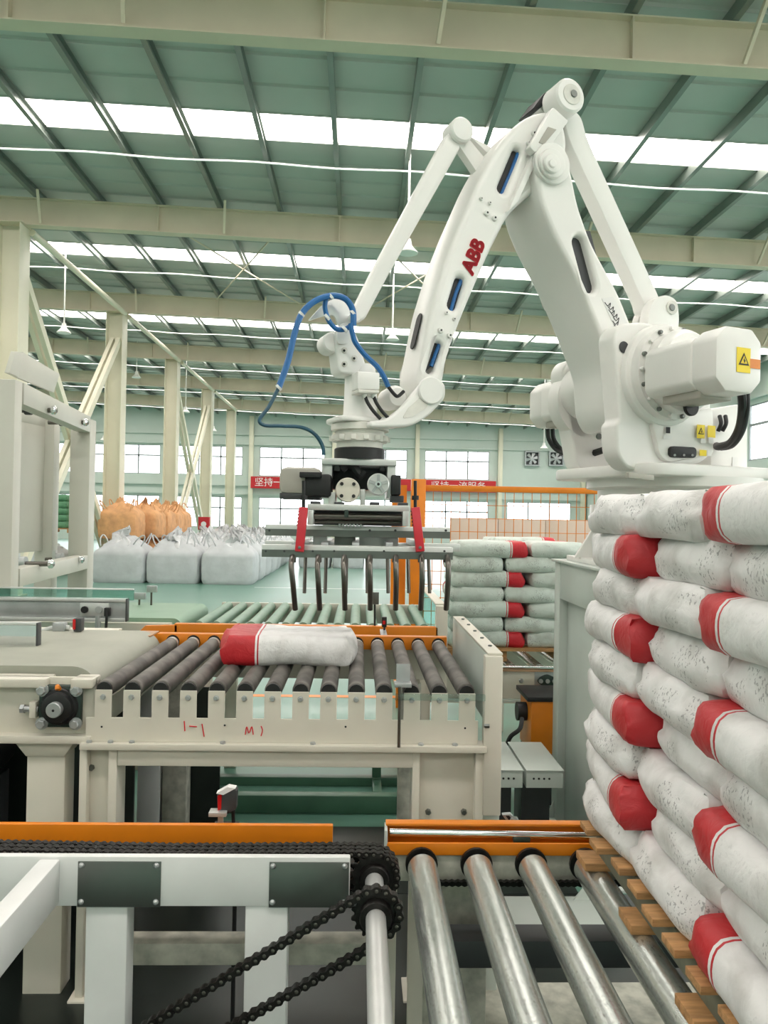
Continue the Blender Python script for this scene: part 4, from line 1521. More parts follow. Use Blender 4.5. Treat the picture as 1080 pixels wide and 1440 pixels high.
# far rail
p0, p1 = P(222, 892, 3.98), P(628, 909, 3.98)
far_ = box(rt, (p0.x, 3.97, p1.z - .02), (p1.x, 4.02, p0.z + .006), 'far_rail', 'orange')
for i in range(nR):
    MB().cyl((xr0 + dx * i, 3.968, zc + .008), (xr0 + dx * i, 3.972, zc + .008), .034, 18).build('roller_hole', 'black', far_)
box(rt, (xl, 3.99, .56), (xrr, 4.01, .72), 'far_plate', 'cream')
pbox(rt, 165, 1053, 581, 1077, Y1 - .012, Y1 + .04, 'front_beam', 'cream')
for (a, b) in ((113, 166), (580, 680)):
    xa, xb = P(a, 1060, Y1).x, P(b, 1060, Y1).x
    leg = box(rt, (xa + .025, Y1 + .03, FL + .02), (xb - .025, Y1 + .04, zb - .024), 'leg', 'cream')
    box(leg, (xa, Y1 - .01, FL + .02), (xa + .028, Y1 + .1, zb - .024), 'leg_flange', 'cream')
    box(leg, (xb - .032, Y1 - .01, FL + .02), (xb, Y1 + .1, zb - .024), 'leg_flange', 'cream')
    box(leg, (xa - .02, Y1 - .03, FL), (xb + .02, Y1 + .12, FL + .02), 'foot_plate', 'cream')
    for q in (((129, 1079),) if a < 200 else ((602, 1141), (652, 1141))):
        bolt(leg, P(*q, Y1 + .03), (0, -1, 0), .012, .014, 'steel')
for (x0, x1, m_) in ((193, 225, 'white'), (228, 262, 'dusty'), (560, 590, 'dusty')):
    a, b = P(x0, 1100, 3.9), P(x1, 1100, 3.9)
    box(rt, (a.x, 3.9, FL), (b.x, 4.0, .56), 'leg', m_)
box(rt, (xl, 4.03, FL + .012), (-.70, 4.045, .5), 'shade_panel', 'shadepaint')  # dark panel added to deepen the shade under the table
box(rt, (xl, 2.96, .56), (xl + .02, 3.97, .66), 'side_plate', 'cream')
# end plate on the right with its tall post
xe = .497
ep = box(rt, (xe, 2.93, .62), (xe + .012, 3.98, .884), 'end_plate', 'palegreen')
box(ep, (xe, 2.9, .884), (xe + .058, 3.98, .894), 'top_flange', 'cream')
for k in range(5):
    y = 3.05 + .2 * k
    bolt(ep, (xe + .034, y, .894), (0, 0, 1), .008, .006, 'steel')
box(rt, (xe - .012, Y1 - .02, .285), (xe + .055, Y1 + .03, .884), 'end_post', 'cream', .004)
box(rt, (xe - .02, Y1 + .03, FL), (xe + .06, Y1 + .12, .4), 'end_post_foot', 'palegreen', .004)
bolt(rt, P(688, 1021, Y1 - .02), (-1, 0, 0), .009, .02, 'steel')

# bag lying on the rollers
bagp = P(408, 928, 3.42)
zs = zc + .033 + .056
bg_ = inst(sack_mesh('sack_on_table', 41, 'bag2', L=.565, W=.36, T=.125, sq=.98), 'cement_sack', None, (P(408, 915, 3.42).x, 3.42, zc + .033 + .060), (0, 0, pi + .02))
tag(bg_, 'white sack with red left end lying alone on the grey rollers of the table', 'sack')

# bracket with clear strip on the right of the table
sb = thing('sensor_bracket', 'small galvanised bracket with a clear acrylic strip at the right end of the roller table', 'bracket', P(568, 985, Y1 - .04))
pbox(sb, 557, 934, 577, 963, Y1 + .02, Y1 + .026, 'upright_plate', 'galv', .001)
pbox(sb, 555, 962, 579, 967, Y1 - .03, Y1 + .03, 'base_tab', 'galv', .001)
pbox(sb, 556, 978, 683, 985, Y1 - .05, Y1 - .03, 'acrylic_strip', 'acrylic', .001)
a, b = P(562, 985, Y1 - .04), P(562, 1046, Y1 - .04)
MB().cyl(a, (a.x, a.y, zb), .006, 10).build('rod', 'finger', sb)
MB().cyl(P(562, 966, Y1 - .04), a, .006, 10).build('rod', 'finger', sb)

# ================================================================ SECOND ROLLER LINE BEHIND
r2 = thing('roller_table', 'second roller table with green rollers and an orange rail behind the first', 'roller conveyor', (-.2, 5.1, FL))
p0, p1 = P(245, 877, 4.5), P(616, 891, 4.5)
box(r2, (p0.x, 4.5, p1.z - .06), (p1.x, 4.55, p0.z), 'near_rail', 'orange')
q = [P(a, b, 4.5) for a, b in ((180, 903), (204, 880), (249, 879), (249, 903))]
MB().prism(q, (0, .03, 0)).build('sloped_guard', 'orange', r2, bevel=.002)
gm = MB().lathe((0, 0, 0), (0, 1.05, 0), [(0, .01), (.004, .033), (.996, .033), (1, .01)], 20).mesh('roller', 'greenroll')
x2a = P(281, 874, 4.62).x
for i in range(14):
    inst(gm, 'roller', r2, (x2a + .103 * i, 4.58, .735))
box(r2, (x2a - .05, 5.64, .62), (x2a + 1.42, 5.67, .76), 'far_plate', 'cream')
box(r2, (x2a - .05, 4.56, .58), (x2a + 1.42, 4.58, .70), 'near_plate', 'cream')
for x in (x2a, x2a + 1.3):
    for y in (4.6, 5.6):
        box(r2, (x, y - .04, FL), (x + .08, y + .04, .6), 'leg', 'cream')
e2 = box(r2, (x2a + 1.4, 4.6, .62), (x2a + 1.412, 5.65, .885), 'end_plate', 'tealglass')
box(r2, (x2a + 1.4, 4.55, .885), (x2a + 1.46, 5.65, .895), 'end_flange', 'cream')
box(r2, (x2a + 1.4, 4.5, FL), (x2a + 1.47, 4.55, .885), 'end_post', 'cream')
# small photo sensors
t = thing('photo_sensor', 'small black photo sensor with a red lens clipped to the orange rail', 'sensor', P(540, 893, 4.2))
pbox(t, 537, 868, 544, 882, 4.2, 4.23, 'sensor_body', 'black', .002)
pbox(t, 538, 873, 542, 878, 4.195, 4.2, 'lens', 'redlens', 0)
pbox(t, 539, 882, 542, 896, 4.2, 4.22, 'stem', 'darkgrey', 0)
pbox(t, 536, 895, 545, 899, 3.98, 4.24, 'mount', 'galv', 0)
t = thing('reflector', 'small grey reflector plate on a thin stem above the green rollers', 'reflector', P(527, 872, 4.53))
pbox(t, 523, 833, 533, 850, 4.53, 4.545, 'plate', 'steel', .002)
a, b = P(527, 850, 4.53), P(527, 880, 4.53)
MB().cyl(a, b, .006, 8).build('stem', 'black', t)

# belt that feeds the second line, with its green belt and guide rails
b2 = thing('belt_conveyor', 'green belt conveyor feeding the second roller line behind', 'belt conveyor', (-2.2, 5.1, FL))


def belt(parent, x0, x1, y0, y1, zc_, r, name, m):
    pts = []
    for k in range(17):
        q = pi / 2 - pi * k / 16
        pts.append((x1 - r + r * cos(q), y0, zc_ + r * sin(q)))
    for k in range(17):
        q = -pi / 2 - pi * k / 16
        pts.append((x0 + r + r * cos(q), y0, zc_ + r * sin(q)))
    return MB().prism(pts, (0, y1 - y0, 0)).build(name, m, parent, smooth=50)


xe2 = P(291, 855, 5.5).x
belt(b2, -3.6, xe2, 4.74, 5.55, .70, .06, 'belt', 'greenbelt')
box(b2, (-3.6, 4.69, .56), (xe2 - .06, 4.74, .735), 'side_frame', 'cream')
box(b2, (-3.6, 5.55, .56), (xe2 - .06, 5.6, .735), 'side_frame', 'cream')
for x in (-1.6, -3.2):
    box(b2, (x, 4.7, FL), (x + .09, 4.78, .56), 'leg', 'cream')
    box(b2, (x, 5.5, FL), (x + .09, 5.58, .56), 'leg', 'cream')
gr = thing('guide_rail', 'aluminium bag guide rail with cap along the green belt at the left', 'guide rail', (-2.4, 4.55, .74))
xg0, xg1 = -3.4, P(178, 856, 4.5).x
za, zb_ = P(100, 868, 4.5).z, P(100, 845, 4.5).z
box(gr, (xg0, 4.49, za), (xg1, 4.52, zb_), 'rail_face', 'galv', .002)
box(gr, (xg0, 4.47, zb_), (xg1, 4.53, zb_ + .018), 'rail_top', 'alu', .002)
box(gr, (xg0, 4.47, za - .02), (xg1 + .0, 4.53, za), 'rail_bottom', 'alu', .002)
box(gr, (xg1, 4.48, za - .02), (xg1 + .006, 4.53, zb_ + .018), 'rail_end', 'darkgrey', .001)
for a in (120, 140):
    p = P(a, 857, 4.48)
    MB().cyl(p, p + V((0, -.02, 0)), .02, 14).build('clamp_knob', 'black' if a == 120 else 'galv', gr)
pbox(gr, 112, 848, 153, 866, 4.475, 4.49, 'clamp_plate', 'alu')
p = P(138, 866, 4.48)
MB().cyl(p, (p.x, p.y, .735), .016, 10).build('support_post', 'galv', gr)
MB().tube([P(150, 856, 4.44), P(150, 868, 4.43), P(149, 885, 4.43), P(149, 905, 4.4)], .008, 8).build('cable', 'black', gr)
pbox(gr, 146, 855, 154, 867, 4.43, 4.46, 'sensor_head', 'black')
tr = thing('guide_rail', 'teal clear guard strip standing above the aluminium rail of the green belt', 'guide rail', (-2.4, 4.545, .8))
q0, q1 = P(90, 843, 4.54), P(188, 830, 4.54)
box(tr, (-3.4, 4.538, q0.z), (q1.x, 4.553, q1.z), 'panel', 'tealglass', .002)
box(tr, (-3.4, 4.534, q1.z), (q1.x, 4.556, q1.z + .008), 'cap', 'alu', .002)
for x in (-1.62, -2.9):
    box(tr, (x, 4.533, za - .02), (x + .03, 4.538, q0.z + .01), 'support_post', 'galv')
t = thing('sensor_bracket', 'two small steel sensors on thin stems at the end of the green belt', 'bracket', P(207, 860, 5.4))
for a, b, w_ in ((196, 838, 8), (213, 828, 7)):
    pbox(t, a - w_, b - 4, a + w_, b + 5, 5.4, 5.43, 'sensor_body', 'galv')
    p, q = P(a, b + 5, 5.41), P(a, 860, 5.41)
    MB().cyl(p, (p.x, 5.41, .76), .007, 8).build('stem', 'finger', t)
pbox(t, 190, 858, 218, 862, 5.38, 5.44, 'base_strip', 'galv', 0)

# ================================================================ LEFT BELT CONVEYOR (first line)
b1 = thing('belt_conveyor', 'cream belt conveyor with grey belt and a green bearing feeding the roller table', 'belt conveyor', (-1.8, 3.4, FL))
belt(b1, -3.2, -.99, 3.0, 3.93, .70, .105, 'belt', 'greybelt')
xf = P(130, 1000, Y1).x
ztop, zbot = .778, .542
box(b1, (-3.2, 2.93, zbot), (xf, 2.945, ztop), 'side_plate', 'cream')
ca, cb = P(66, 960, Y1).x, P(100, 960, Y1).x
box(b1, (-3.2, Y1 - .01, ztop - .035), (ca, 2.99, ztop), 'top_lip', 'cream', .006)
box(b1, (cb, Y1 - .01, ztop - .035), (xf, 2.99, ztop), 'top_lip', 'cream', .006)
box(b1, (-3.2, Y1 - .01, zbot - .005), (xf, 2.99, zbot + .025), 'bottom_lip', 'cream', .005)
box(b1, (-3.2, 3.96, zbot), (P(165, 890, 3.96).x, 3.98, .79), 'side_plate', 'cream')
box(b1, (-3.2, 3.95, .79), (P(165, 890, 3.96).x, 4.04, .80), 'far_lip', 'cream')
pc = P(88, 991, 2.93)
s_ = .079
bb = MB().box((pc.x - s_, 2.9, pc.z - s_), (pc.x + s_, 2.93, pc.z + s_)).build('bearing_block', 'bearing', b1, bevel=.01)
MB().lathe((pc.x, 2.9, pc.z), (0, -.035, 0), [(0, .07), (.3, .066), (.35, .058), (.9, .054), (1, .046)], 36).build('bearing_ring', 'black', bb)
MB().lathe((pc.x, 2.87, pc.z), (0, -.03, 0), [(0, .028), (.9, .028), (1, .025)], 28).build('shaft_end', 'galv', bb)
MB().cyl((pc.x, 2.84, pc.z), (pc.x, 2.839, pc.z), .005, 8).build('centre_hole', 'black', bb)
for a in (-1, 1):
    for b in (-1, 1):
        p = V((pc.x + a * .062, 2.9, pc.z + b * .062))
        w_ = MB().lathe(p, (0, -.008, 0), [(0, .023), (1, .023)], 20).build('washer', 'galv', bb)
        MB().lathe(p + V((0, -.008, 0)), (0, -.016, 0), [(0, .017), (.8, .017), (1, .014)], 6).build('bolt_head', 'galv', bb)
MB().tube([(pc.x + .004, 2.885, pc.z + .07), (pc.x + .006, 2.86, pc.z + .085), (pc.x + .01, 2.85, pc.z + .075)], .008, 8).build('grease_nipple', 'orange', bb)
p = P(50, 996, 2.92)
MB().cyl((p.x - .05, 2.91, p.z), (pc.x - s_, 2.91, p.z), .012, 12).build('adjuster_screw', 'galv', b1)
MB().box((p.x - .012, 2.89, p.z - .03), (p.x + .012, 2.93, p.z + .03)).build('adjuster_lug', 'cream', b1, bevel=.003)
MB().lathe((p.x - .05, 2.91, p.z), (.014, 0, 0), [(0, .017), (1, .017)], 6).build('adjuster_nut', 'galv', b1)
la_, lb_ = P(37, 1100, Y1 + .03).x, P(91, 1100, Y1 + .03).x
lg = box(b1, (la_, Y1 + .03, FL), (lb_, Y1 + .13, zbot - .05), 'leg', 'cream', .005)
MB().prism([(la_, Y1 + .02, zbot - .06), (lb_, Y1 + .02, zbot - .06), (lb_ + .035, Y1 + .02, zbot - .006), (la_ - .045, Y1 + .02, zbot - .006)], (0, .12, 0)).build('leg_flare', 'cream', lg, bevel=.003)
MB().cyl((-1.62, 3.05, .42), (-1.62, 3.4, .42), .16, 24).build('drive_motor', 'black', b1)
box(b1, (-1.75, 3.02, FL), (-1.5, 3.4, .28), 'motor_mount', 'darkgrey')
box(b1, (-3.2, 3.6, FL + .012), (-1.02, 3.62, .5), 'shade_panel', 'shadepaint')  # added dark panel, stands in for the shade under the belt
ga = P(155, 905, 3.96)
box(b1, (P(155, 905, 3.9).x, 3.86, .783), (P(214, 905, 3.9).x, 4.03, .79), 'brown_plate', 'copper', .001)
for a in (163, 204):
    p = P(a, 904, 3.95)
    MB().lathe((p.x, 3.93, .79), (0, 0, .008), [(0, .012), (1, .01)], 6).build('bolt', 'steel', b1)
for a, b in ((138, 900),):
    bolt(b1, P(a, b, 3.96), (0, -1, 0), .014, .01, 'steel')
gd1 = thing('guide_rail', 'mirror-polished steel bag guide on the grey belt at the left edge', 'guide rail', (-1.9, 3.5, .78))
p0, p1 = P(0, 916, 3.45), P(52, 879, 3.45)
box(gd1, (-2.9, 3.45, p0.z), (p1.x, 3.47, p1.z), 'polished_plate', 'chrome', .003)
box(gd1, (p1.x, 3.44, p0.z - .01), (p1.x + .008, 3.48, p1.z + .01), 'end_strip', 'darkgrey', .001)
box(gd1, (-2.9, 3.44, p1.z), (p1.x, 3.49, p1.z + .01), 'top_strip', 'alu', .001)
t = thing('photo_sensor', 'black photo sensor with red face on a bent steel rod beside the polished guide', 'sensor', P(95, 905, 3.9))
MB().tube([P(53, 890, 3.9), P(62, 887, 3.9), P(80, 882, 3.9), P(98, 883, 3.9)], .013, 10).build('rod', 'alu', t)
pbox(t, 73, 876, 90, 891, 3.87, 3.92, 'clamp_block', 'galv', .004)
pbox(t, 76, 891, 80, 905, 3.88, 3.9, 'stem', 'galv', 0)
pbox(t, 103, 870, 114, 888, 3.85, 3.9, 'sensor_body', 'darkgrey', .003)
pbox(t, 102, 871, 106, 885, 3.845, 3.85, 'lens', 'redlens', 0)
MB().tube([P(112, 888, 3.87), P(113, 895, 3.87), P(110, 906, 3.87)], .009, 8).build('cable', 'black', t)
pbox(t, 62, 904, 95, 908, 3.84, 3.95, 'foot_plate', 'galv', 0)

# ================================================================ LEFT PORTAL FRAME
pf = thing('portal_frame', 'white steel portal frame with adjusting rods over the belts at the left', 'machine frame', (-2.2, 5.4, FL))
n0, n1 = 4.56, 6.25
xa0, xb0 = P(-18, 700, n0).x, P(18, 700, n0).x
fa, fb_ = P(97, 700, n1).x, P(125, 700, n1).x
ztn, zbn = P(10, 533, n0).z, P(10, 828, n0).z
box(pf, (xa0, n0, FL), (xb0, n0 + .1, ztn), 'front_post', 'portal', .006)
box(pf, (fa, n1, FL), (fb_, n1 + .14, ztn - .02), 'rear_post', 'portal', .006)
for zz0, zz1, nm in ((ztn - .13, ztn, 'top_beam'), (zbn, zbn + .11, 'bottom_beam')):
    MB().prism([(xb0 - .1, n0 + .12, zz0), (xb0, n0 + .12, zz0), (xb0, n0 + .12, zz1), (xb0 - .1, n0 + .12, zz1)], (fb_ - xb0, n1 - n0 - .12, 0)).build(nm, 'portal', pf, bevel=.005)
q = [P(20, 592, 5.9), P(71, 592, 6.3), P(71, 780, 6.3), P(20, 795, 5.9)]
MB().prism([(-2.68, 4.7, 1.08), (-2.55, 6.35, 1.08), (-2.55, 6.35, 2.12), (-2.68, 4.7, 2.12)], (-.03, 0, 0)).build('inner_panel', 'portal', pf, bevel=.003)
box(pf, (-2.62, 6.3, FL), (-2.48, 6.42, 2.2), 'inner_post', 'portal', .004)
MB().prism([(-2.68, 4.6, 2.08), (-2.55, 6.35, 2.08), (-2.55, 6.35, 2.2), (-2.68, 4.6, 2.2)], (-.1, 0, 0)).build('inner_beam', 'portal', pf, bevel=.004)
box(pf, (-2.8, 4.56, FL), (-2.66, 4.66, 2.2), 'inner_post', 'portal', .004)
pts = [PX(a, b, -2.12) for a, b in ((18, 530), (28, 495), (80, 526), (72, 552))]
MB().prism(pts, (.02, 0, 0)).build('tilted_plate', 'portal', pf, bevel=.003)
MB().prism([PX(a, b, -2.1) for a, b in ((6, 524), (15, 494), (27, 496), (19, 530))], (.03, 0, 0)).build('plate_flange', 'portal', pf, bevel=.002)
for (a0, a1, y, Y) in ((20, 80, 577, 5.15), (68, 124, 594, 6.0), (12, 76, 793, 5.05), (64, 118, 787, 6.0)):
    p, q = P(a0, y, Y), P(a1, y, Y)
    rd = MB().cyl(p, q, .017, 12).build('adjusting_rod', 'finger', pf)
    c = P(a0 + 20, y - 2, Y)
    MB().lathe(c - V((.02, 0, 0)), (.04, 0, 0), [(0, .04), (1, .04)], 14).build('clamp_collar', 'darkgrey' if y < 700 else 'galv', rd)
    MB().box((c.x - .05, Y - .02, c.z - .01), (c.x - .025, Y + .02, c.z + .13 if y < 700 else c.z + .06)).build('clamp_arm', 'alu', rd)
    MB().lathe(q - V((.03, 0, 0)), (.03, 0, 0), [(0, .03), (.6, .03), (1, .015)], 12).build('rod_end', 'chrome', rd)

# ================================================================ REAR PALLET CONVEYOR
rc = thing('roller_conveyor', 'cream pallet conveyor carrying the rear stack of sacks', 'roller conveyor', (1.3, 5.9, FL))
ra, rb2 = .30, 2.3
pz0, pz1 = P(740, 983, 5.38).z, P(740, 944, 5.38).z
box(rc, (ra, 5.38, pz0), (rb2, 5.41, pz1), 'side_beam', 'cream')
box(rc, (ra, 5.36, pz1), (rb2, 5.43, pz1 + .015), 'rail_top', 'copper', .002)
MB().cyl((ra, 5.37, pz1 + .028), (rb2, 5.37, pz1 + .028), .011, 12).build('guide_rod', 'chrome', rc)
box(rc, (ra, 5.34, pz0 - .02), (rb2, 5.44, pz0), 'bottom_lip', 'palegreen')
box(rc, (ra, 6.6, pz0), (rb2, 6.63, pz1), 'side_beam', 'cream')
g2 = MB().cyl((0, 0, 0), (0, 1.17, 0), .036, 16).mesh('roller', 'zinc')
for k in range(9):
    inst(g2, 'roller', rc, (ra + .2 + .2 * k, 5.42, .343))
for x in (ra + .1, 1.2, rb2 - .15):
    for y in (5.4, 6.58):
        box(rc, (x, y - .02, FL), (x + .07, y + .05, pz0), 'leg', 'cream')
pb_ = P(769, 957, 5.37)
pl = box(rc, (P(752, 957, 5.37).x, 5.372, P(760, 969, 5.37).z), (P(787, 957, 5.37).x, 5.38, P(760, 945, 5.37).z), 'bearing_plate', 'galv', .001)
bo = [pb_ + V((a * .075, 0, b * .05)) for a, b in ((-1, 0), (-.7, .5), (0, 1), (.7, .5), (1, 0), (.7, -.5), (0, -1), (-.7, -.5))]
ob = MB().prism(rpoly(bo, .03), (0, -.02, 0)).build('bearing', 'bearing', pl, bevel=.004)
for a in (-.048, 0, .048):
    MB().cyl(pb_ + V((a, -.02, 0)), pb_ + V((a, -.03, 0)), .015, 12).build('bolt_head', 'galv', ob)
bolt(rc, P(733, 957, 5.38), (0, -1, 0), .018, .012, 'galv')
YC = 4.85
mb_ = thing('motor_cabinet', 'orange drive motor cabinet beside the post of the robot stand', 'cabinet', (1.2, 5.0, FL))
pbox(mb_, 746, 986, 800, 1061, YC, YC + .33, 'cabinet_body', 'orange', .01)
pbox(mb_, 742, 981, 800, 987, YC - .01, YC + .35, 'lid', 'black')
pbox(mb_, 779, 1000, 784, 1012, YC - .004, YC, 'sticker', 'yellow', 0)
pbox(mb_, 779, 1013, 784, 1024, YC - .004, YC, 'sticker', 'paper', 0)
p = P(735, 1000, YC + .15)
MB().cyl(p - V((.04, 0, 0)), p + V((.07, 0, 0)), .06, 20).build('motor', 'black', mb_)
MB().tube([P(734, 1010, 4.8), P(731, 1025, 4.75), P(718, 1036, 4.75), P(715, 1050, 4.75), P(735, 1055, 4.7), P(760, 1066, 4.6)], .014, 8).build('cable', 'black', mb_)
box(mb_, (P(746, 1061, YC).x, YC + .03, FL), (P(800, 1061, YC).x, YC + .3, P(746, 1060, YC).z), 'plinth', 'darkgrey')
for i, (a, b) in enumerate(((690, 735), (740, 800))):
    t = thing('cable_duct', 'pale green metal cable duct, %s' % ('next to the tall post of the roller table' if i == 0 else 'in front of the orange cabinet'), 'cable duct', (P(a, 1100, 4.2).x, 4.35, FL))
    x0, x1 = P(a, 1100, 4.1).x, min(P(b, 1100, 4.1).x, 1.12)
    za_, zb4 = P(740, 1108, 4.1).z, P(740, 1084, 4.1).z
    bd = box(t, (x0, 4.1, za_), (x1, 4.6, zb4), 'trough', 'palegreen', .002)
    box(t, (x0 - .003, 4.09, zb4), (x1 + .003, 4.61, zb4 + .007), 'cover', 'palegreen', .002)
    for k in range(4):
        x = x0 + .04 + .028 * k
        MB().cyl((x, 4.099, za_ + .05), (x, 4.097, za_ + .05), .006, 8).build('punched_hole', 'black', bd)
    box(t, (x0 + .02, 4.3, FL), (x1 - .02, 4.5, za_), 'stand', 'darkgrey', 0)

# low green machine rails under the roller tables
ug = thing('floor_rail', 'dark green steel rail frame low on the floor under the roller tables', 'rail frame', (-.2, 4.95, FL))
for (y0, z0_, z1_, d_) in ((4.72, .0, .11, .08), (5.2, .13, .19, .07), (5.2, .0, .06, .07)):
    box(ug, (-1.3, y0, FL + z0_), (.42, y0 + d_, FL + z1_), 'rail', 'green', .006)
for x in (-1.1, .12, .34):
    box(ug, (x, 5.205, FL + .06), (x + .06, 5.265, FL + .13), 'spacer', 'green')
    box(ug, (x, 4.80, FL), (x + .06, 5.2, FL + .05), 'tie', 'green')

# ================================================================ FOREGROUND CHAIN CONVEYOR
cc = thing('chain_conveyor', 'white chain conveyor frame with an orange guard in the foreground', 'chain conveyor', (-.9, 2.2, FL))
Yb = 2.1
zt1, zb1 = P(245, 1205, Yb).z, P(245, 1275, Yb).z
xb1 = P(492, 1240, Yb).x
box(cc, (-2.2, Yb, zb1), (xb1, Yb + .024, zt1), 'front_beam', 'white', .004)
for (a, b) in ((109, 227), (378, 491)):
    q0, q1 = P(a, 1272, Yb), P(b, 1212, Yb)
    pl = MB().box((q0.x, Yb - .004, zb1 + .0), (q1.x, Yb, zt1 - .012)).build('cover_plate', 'steel', cc, bevel=.001)
    for x in (q0.x + .01, q1.x - .012):
        for z in (zb1 + .014, zt1 - .022):
            MB().lathe((x, Yb - .004, z), (0, -.006, 0), [(0, .008), (.5, .007), (1, .003)], 12).build('screw', 'galv', pl)
for (a, b) in ((119, 178), (344, 404)):
    q0, q1 = P(a, 1300, Yb), P(b, 1300, Yb)
    box(cc, (q0.x, Yb + .005, FL), (q1.x, Yb + .075, zb1), 'leg', 'white', .005)
# beam coming towards the viewer
xa_, xb_ = P(56, 1207, Yb).x, P(85, 1207, Yb).x
box(cc, (xa_, .9, zb1 + .01), (xb_, Yb, zt1 - .006), 'side_beam', 'white', .005)
box(cc, (xa_, .95, FL), (xb_, 1.02, zb1 + .01), 'front_leg', 'white', .005)
# orange guard behind the chain
q0, q1 = P(0, 1188, 2.42), P(468, 1166, 2.42)
box(cc, (-2.2, 2.42, q0.z - .02), (q1.x, 2.44, P(230, 1160, 2.42).z), 'orange_guard', 'orange', .002)
box(cc, (-2.2, 2.2, zb1), (xb1 + .02, 2.4, zb1 + .02), 'chain_track', 'iron')
for x in (-1.0, -.25):
    box(cc, (x, 2.16, zb1 - .05), (x + .06, 2.42, zb1), 'cross_tie', 'white')
# lower tie
q0, q1 = P(180, 1358, 2.3), P(545, 1327, 2.3)
box(cc, (q0.x - .1, 2.3, q0.z), (q1.x, 2.37, q1.z), 'lower_tie', 'dusty', .003)
# shaft and sprockets
sx, sz = P(526, 1231, 2.2).x, P(526, 1231, 2.2).z
MB().lathe((sx, .95, sz), (0, 1.33, 0), [(0, .0262), (1, .0262)], 24).build('drive_shaft', 'alu', cc)


rs0 = .066


def sprocket(parent, y, r, n, th=.012, hub=.04):
    pts = []
    for k in range(n):
        for a, rr in ((-.32, r * .86), (-.1, r), (.1, r), (.32, r * .86)):
            q = 2 * pi * (k + a) / n
            pts.append((sx + rr * cos(q), y - th / 2, sz + rr * sin(q)))
    s = MB().prism(pts, (0, th, 0)).build('sprocket', 'iron', parent, bevel=.001)
    MB().lathe((sx, y - .03, sz), (0, .06, 0), [(0, hub), (.1, hub + .003), (1, hub + .003)], 28).build('sprocket_hub', 'iron', s)
    return s


sprocket(cc, 2.19, .071, 17)
sprocket(cc, 2.238, .071, 17)
box(cc, (-1.3, 2.17, zb1 + .02), (sx - .09, 2.26, sz + rs0 - .012), 'chain_guide', 'iron', .001)
sprocket(cc, 1.99, .064, 15)


def link_mesh(p, w, name):
    r = p * .45
    pts = []
    for k in range(7):
        q = pi / 2 + pi * k / 6
        pts.append((-p / 2 + r * cos(q), -w / 2, r * sin(q)))
    pts.append((0, -w / 2, -r * .6))
    for k in range(7):
        q = -pi / 2 + pi * k / 6
        pts.append((p / 2 + r * cos(q), -w / 2, r * sin(q)))
    pts.append((0, -w / 2, r * .6))
    return MB().prism(pts, (0, w, 0)).mesh(name, 'iron')


def pin_mesh(p, w):
    return MB().lathe((0, -w / 2, 0), (0, w, 0), [(0, p * .12), (.04, p * .2), (.96, p * .2), (1, p * .12)], 8).mesh('chain_pin', 'finger')


def chain(name, label, path, p, y, parentloc, rows=(0,)):
    """Links set out along an XZ path."""
    t = thing(name, label, 'chain', parentloc)
    lo, li = link_mesh(p, p * .95, 'outer_link'), link_mesh(p, p * .62, 'inner_link')
    pm = pin_mesh(p, p * 1.15)
    path = [V((a, 0, b)) for a, b in path]
    seg = [0]
    for a, b in zip(path, path[1:]):
        seg.append(seg[-1] + (b - a).length)

    def at(s):
        for i in range(len(seg) - 1):
            if s <= seg[i + 1]:
                return path[i].lerp(path[i + 1], (s - seg[i]) / (seg[i + 1] - seg[i]))
        return path[-1]
    n = int(seg[-1] / p)
    for row in rows:
        for k in range(n):
            a, b = at(k * p), at((k + 1) * p)
            c = (a + b) / 2
            o = inst(lo if k % 2 else li, 'chain_link', t, (c.x, y + row, c.z), (0, -atan2(b.z - a.z, b.x - a.x), 0))
            if k % 2:
                for e in (a, b):
                    q = inst(pm, 'chain_pin', o)
                    q.location = (p / 2 * (1 if e is b else -1), 0, 0)
    return t


rs = .066
pth = [(-1.18, sz + rs + .006), (-.5, sz + rs - .004), (sx - .08, sz + rs + .001)] + [(sx + rs * sin(radians(q)), sz + rs * cos(radians(q))) for q in range(0, 181, 15)] + [(sx - .3, sz - rs)]
chain('roller_chain', 'long black double roller chain lying along the white beam before the orange guard', pth, .021, 2.19, (-.5, 2.2, sz), (0, .024, .048))
rs2 = .062
pa_, pb3 = P(514, 1262, 1.99), P(205, 1444, 1.99)
pc_, pd_ = P(513, 1336, 1.99), P(325, 1444, 1.99)


def ext(a, b, z):
    t_ = (z - a.z) / (b.z - a.z)
    c = a.lerp(b, t_)
    return (c.x, c.z)


angs = [(sx + rs2 * cos(radians(q)), sz + rs2 * sin(radians(q))) for q in range(-58, 122, 12)]
pth = [ext(pc_, pd_, .03)] + [(pc_.x, pc_.z)] + angs + [ext(pa_, pb3, .03)]
chain('roller_chain', 'black drive chain slanting down to the left from the lower sprocket', pth, .0254, 1.99, (-.2, 1.99, .3))

# photo sensor behind the orange guard
t = thing('photo_sensor', 'dark photo sensor with red lens and silver bracket behind the orange guard', 'sensor', P(317, 1160, 2.5))
p = P(317, 1130, 2.5)
q = [P(a, b, 2.5) for a, b in ((305, 1117), (320, 1108), (333, 1112), (332, 1138), (318, 1146), (306, 1142))]
MB().prism(q, (0, .035, 0)).build('sensor_body', 'darkgrey', t, bevel=.003)
MB().prism([P(a, b, 2.498) for a, b in ((306, 1119), (312, 1116), (311, 1138), (306, 1140))], (0, .002, 0)).build('lens', 'redlens', t)
MB().prism([P(a, b, 2.49) for a, b in ((304, 1116), (320, 1107), (331, 1109), (314, 1118))], (0, .03, 0)).build('cap', 'paper', t)
pbox(t, 293, 1143, 318, 1149, 2.48, 2.52, 'bracket_tab', 'alu', .001)
pbox(t, 306, 1142, 314, 1165, 2.5, 2.51, 'bracket_leg', 'alu', .001)
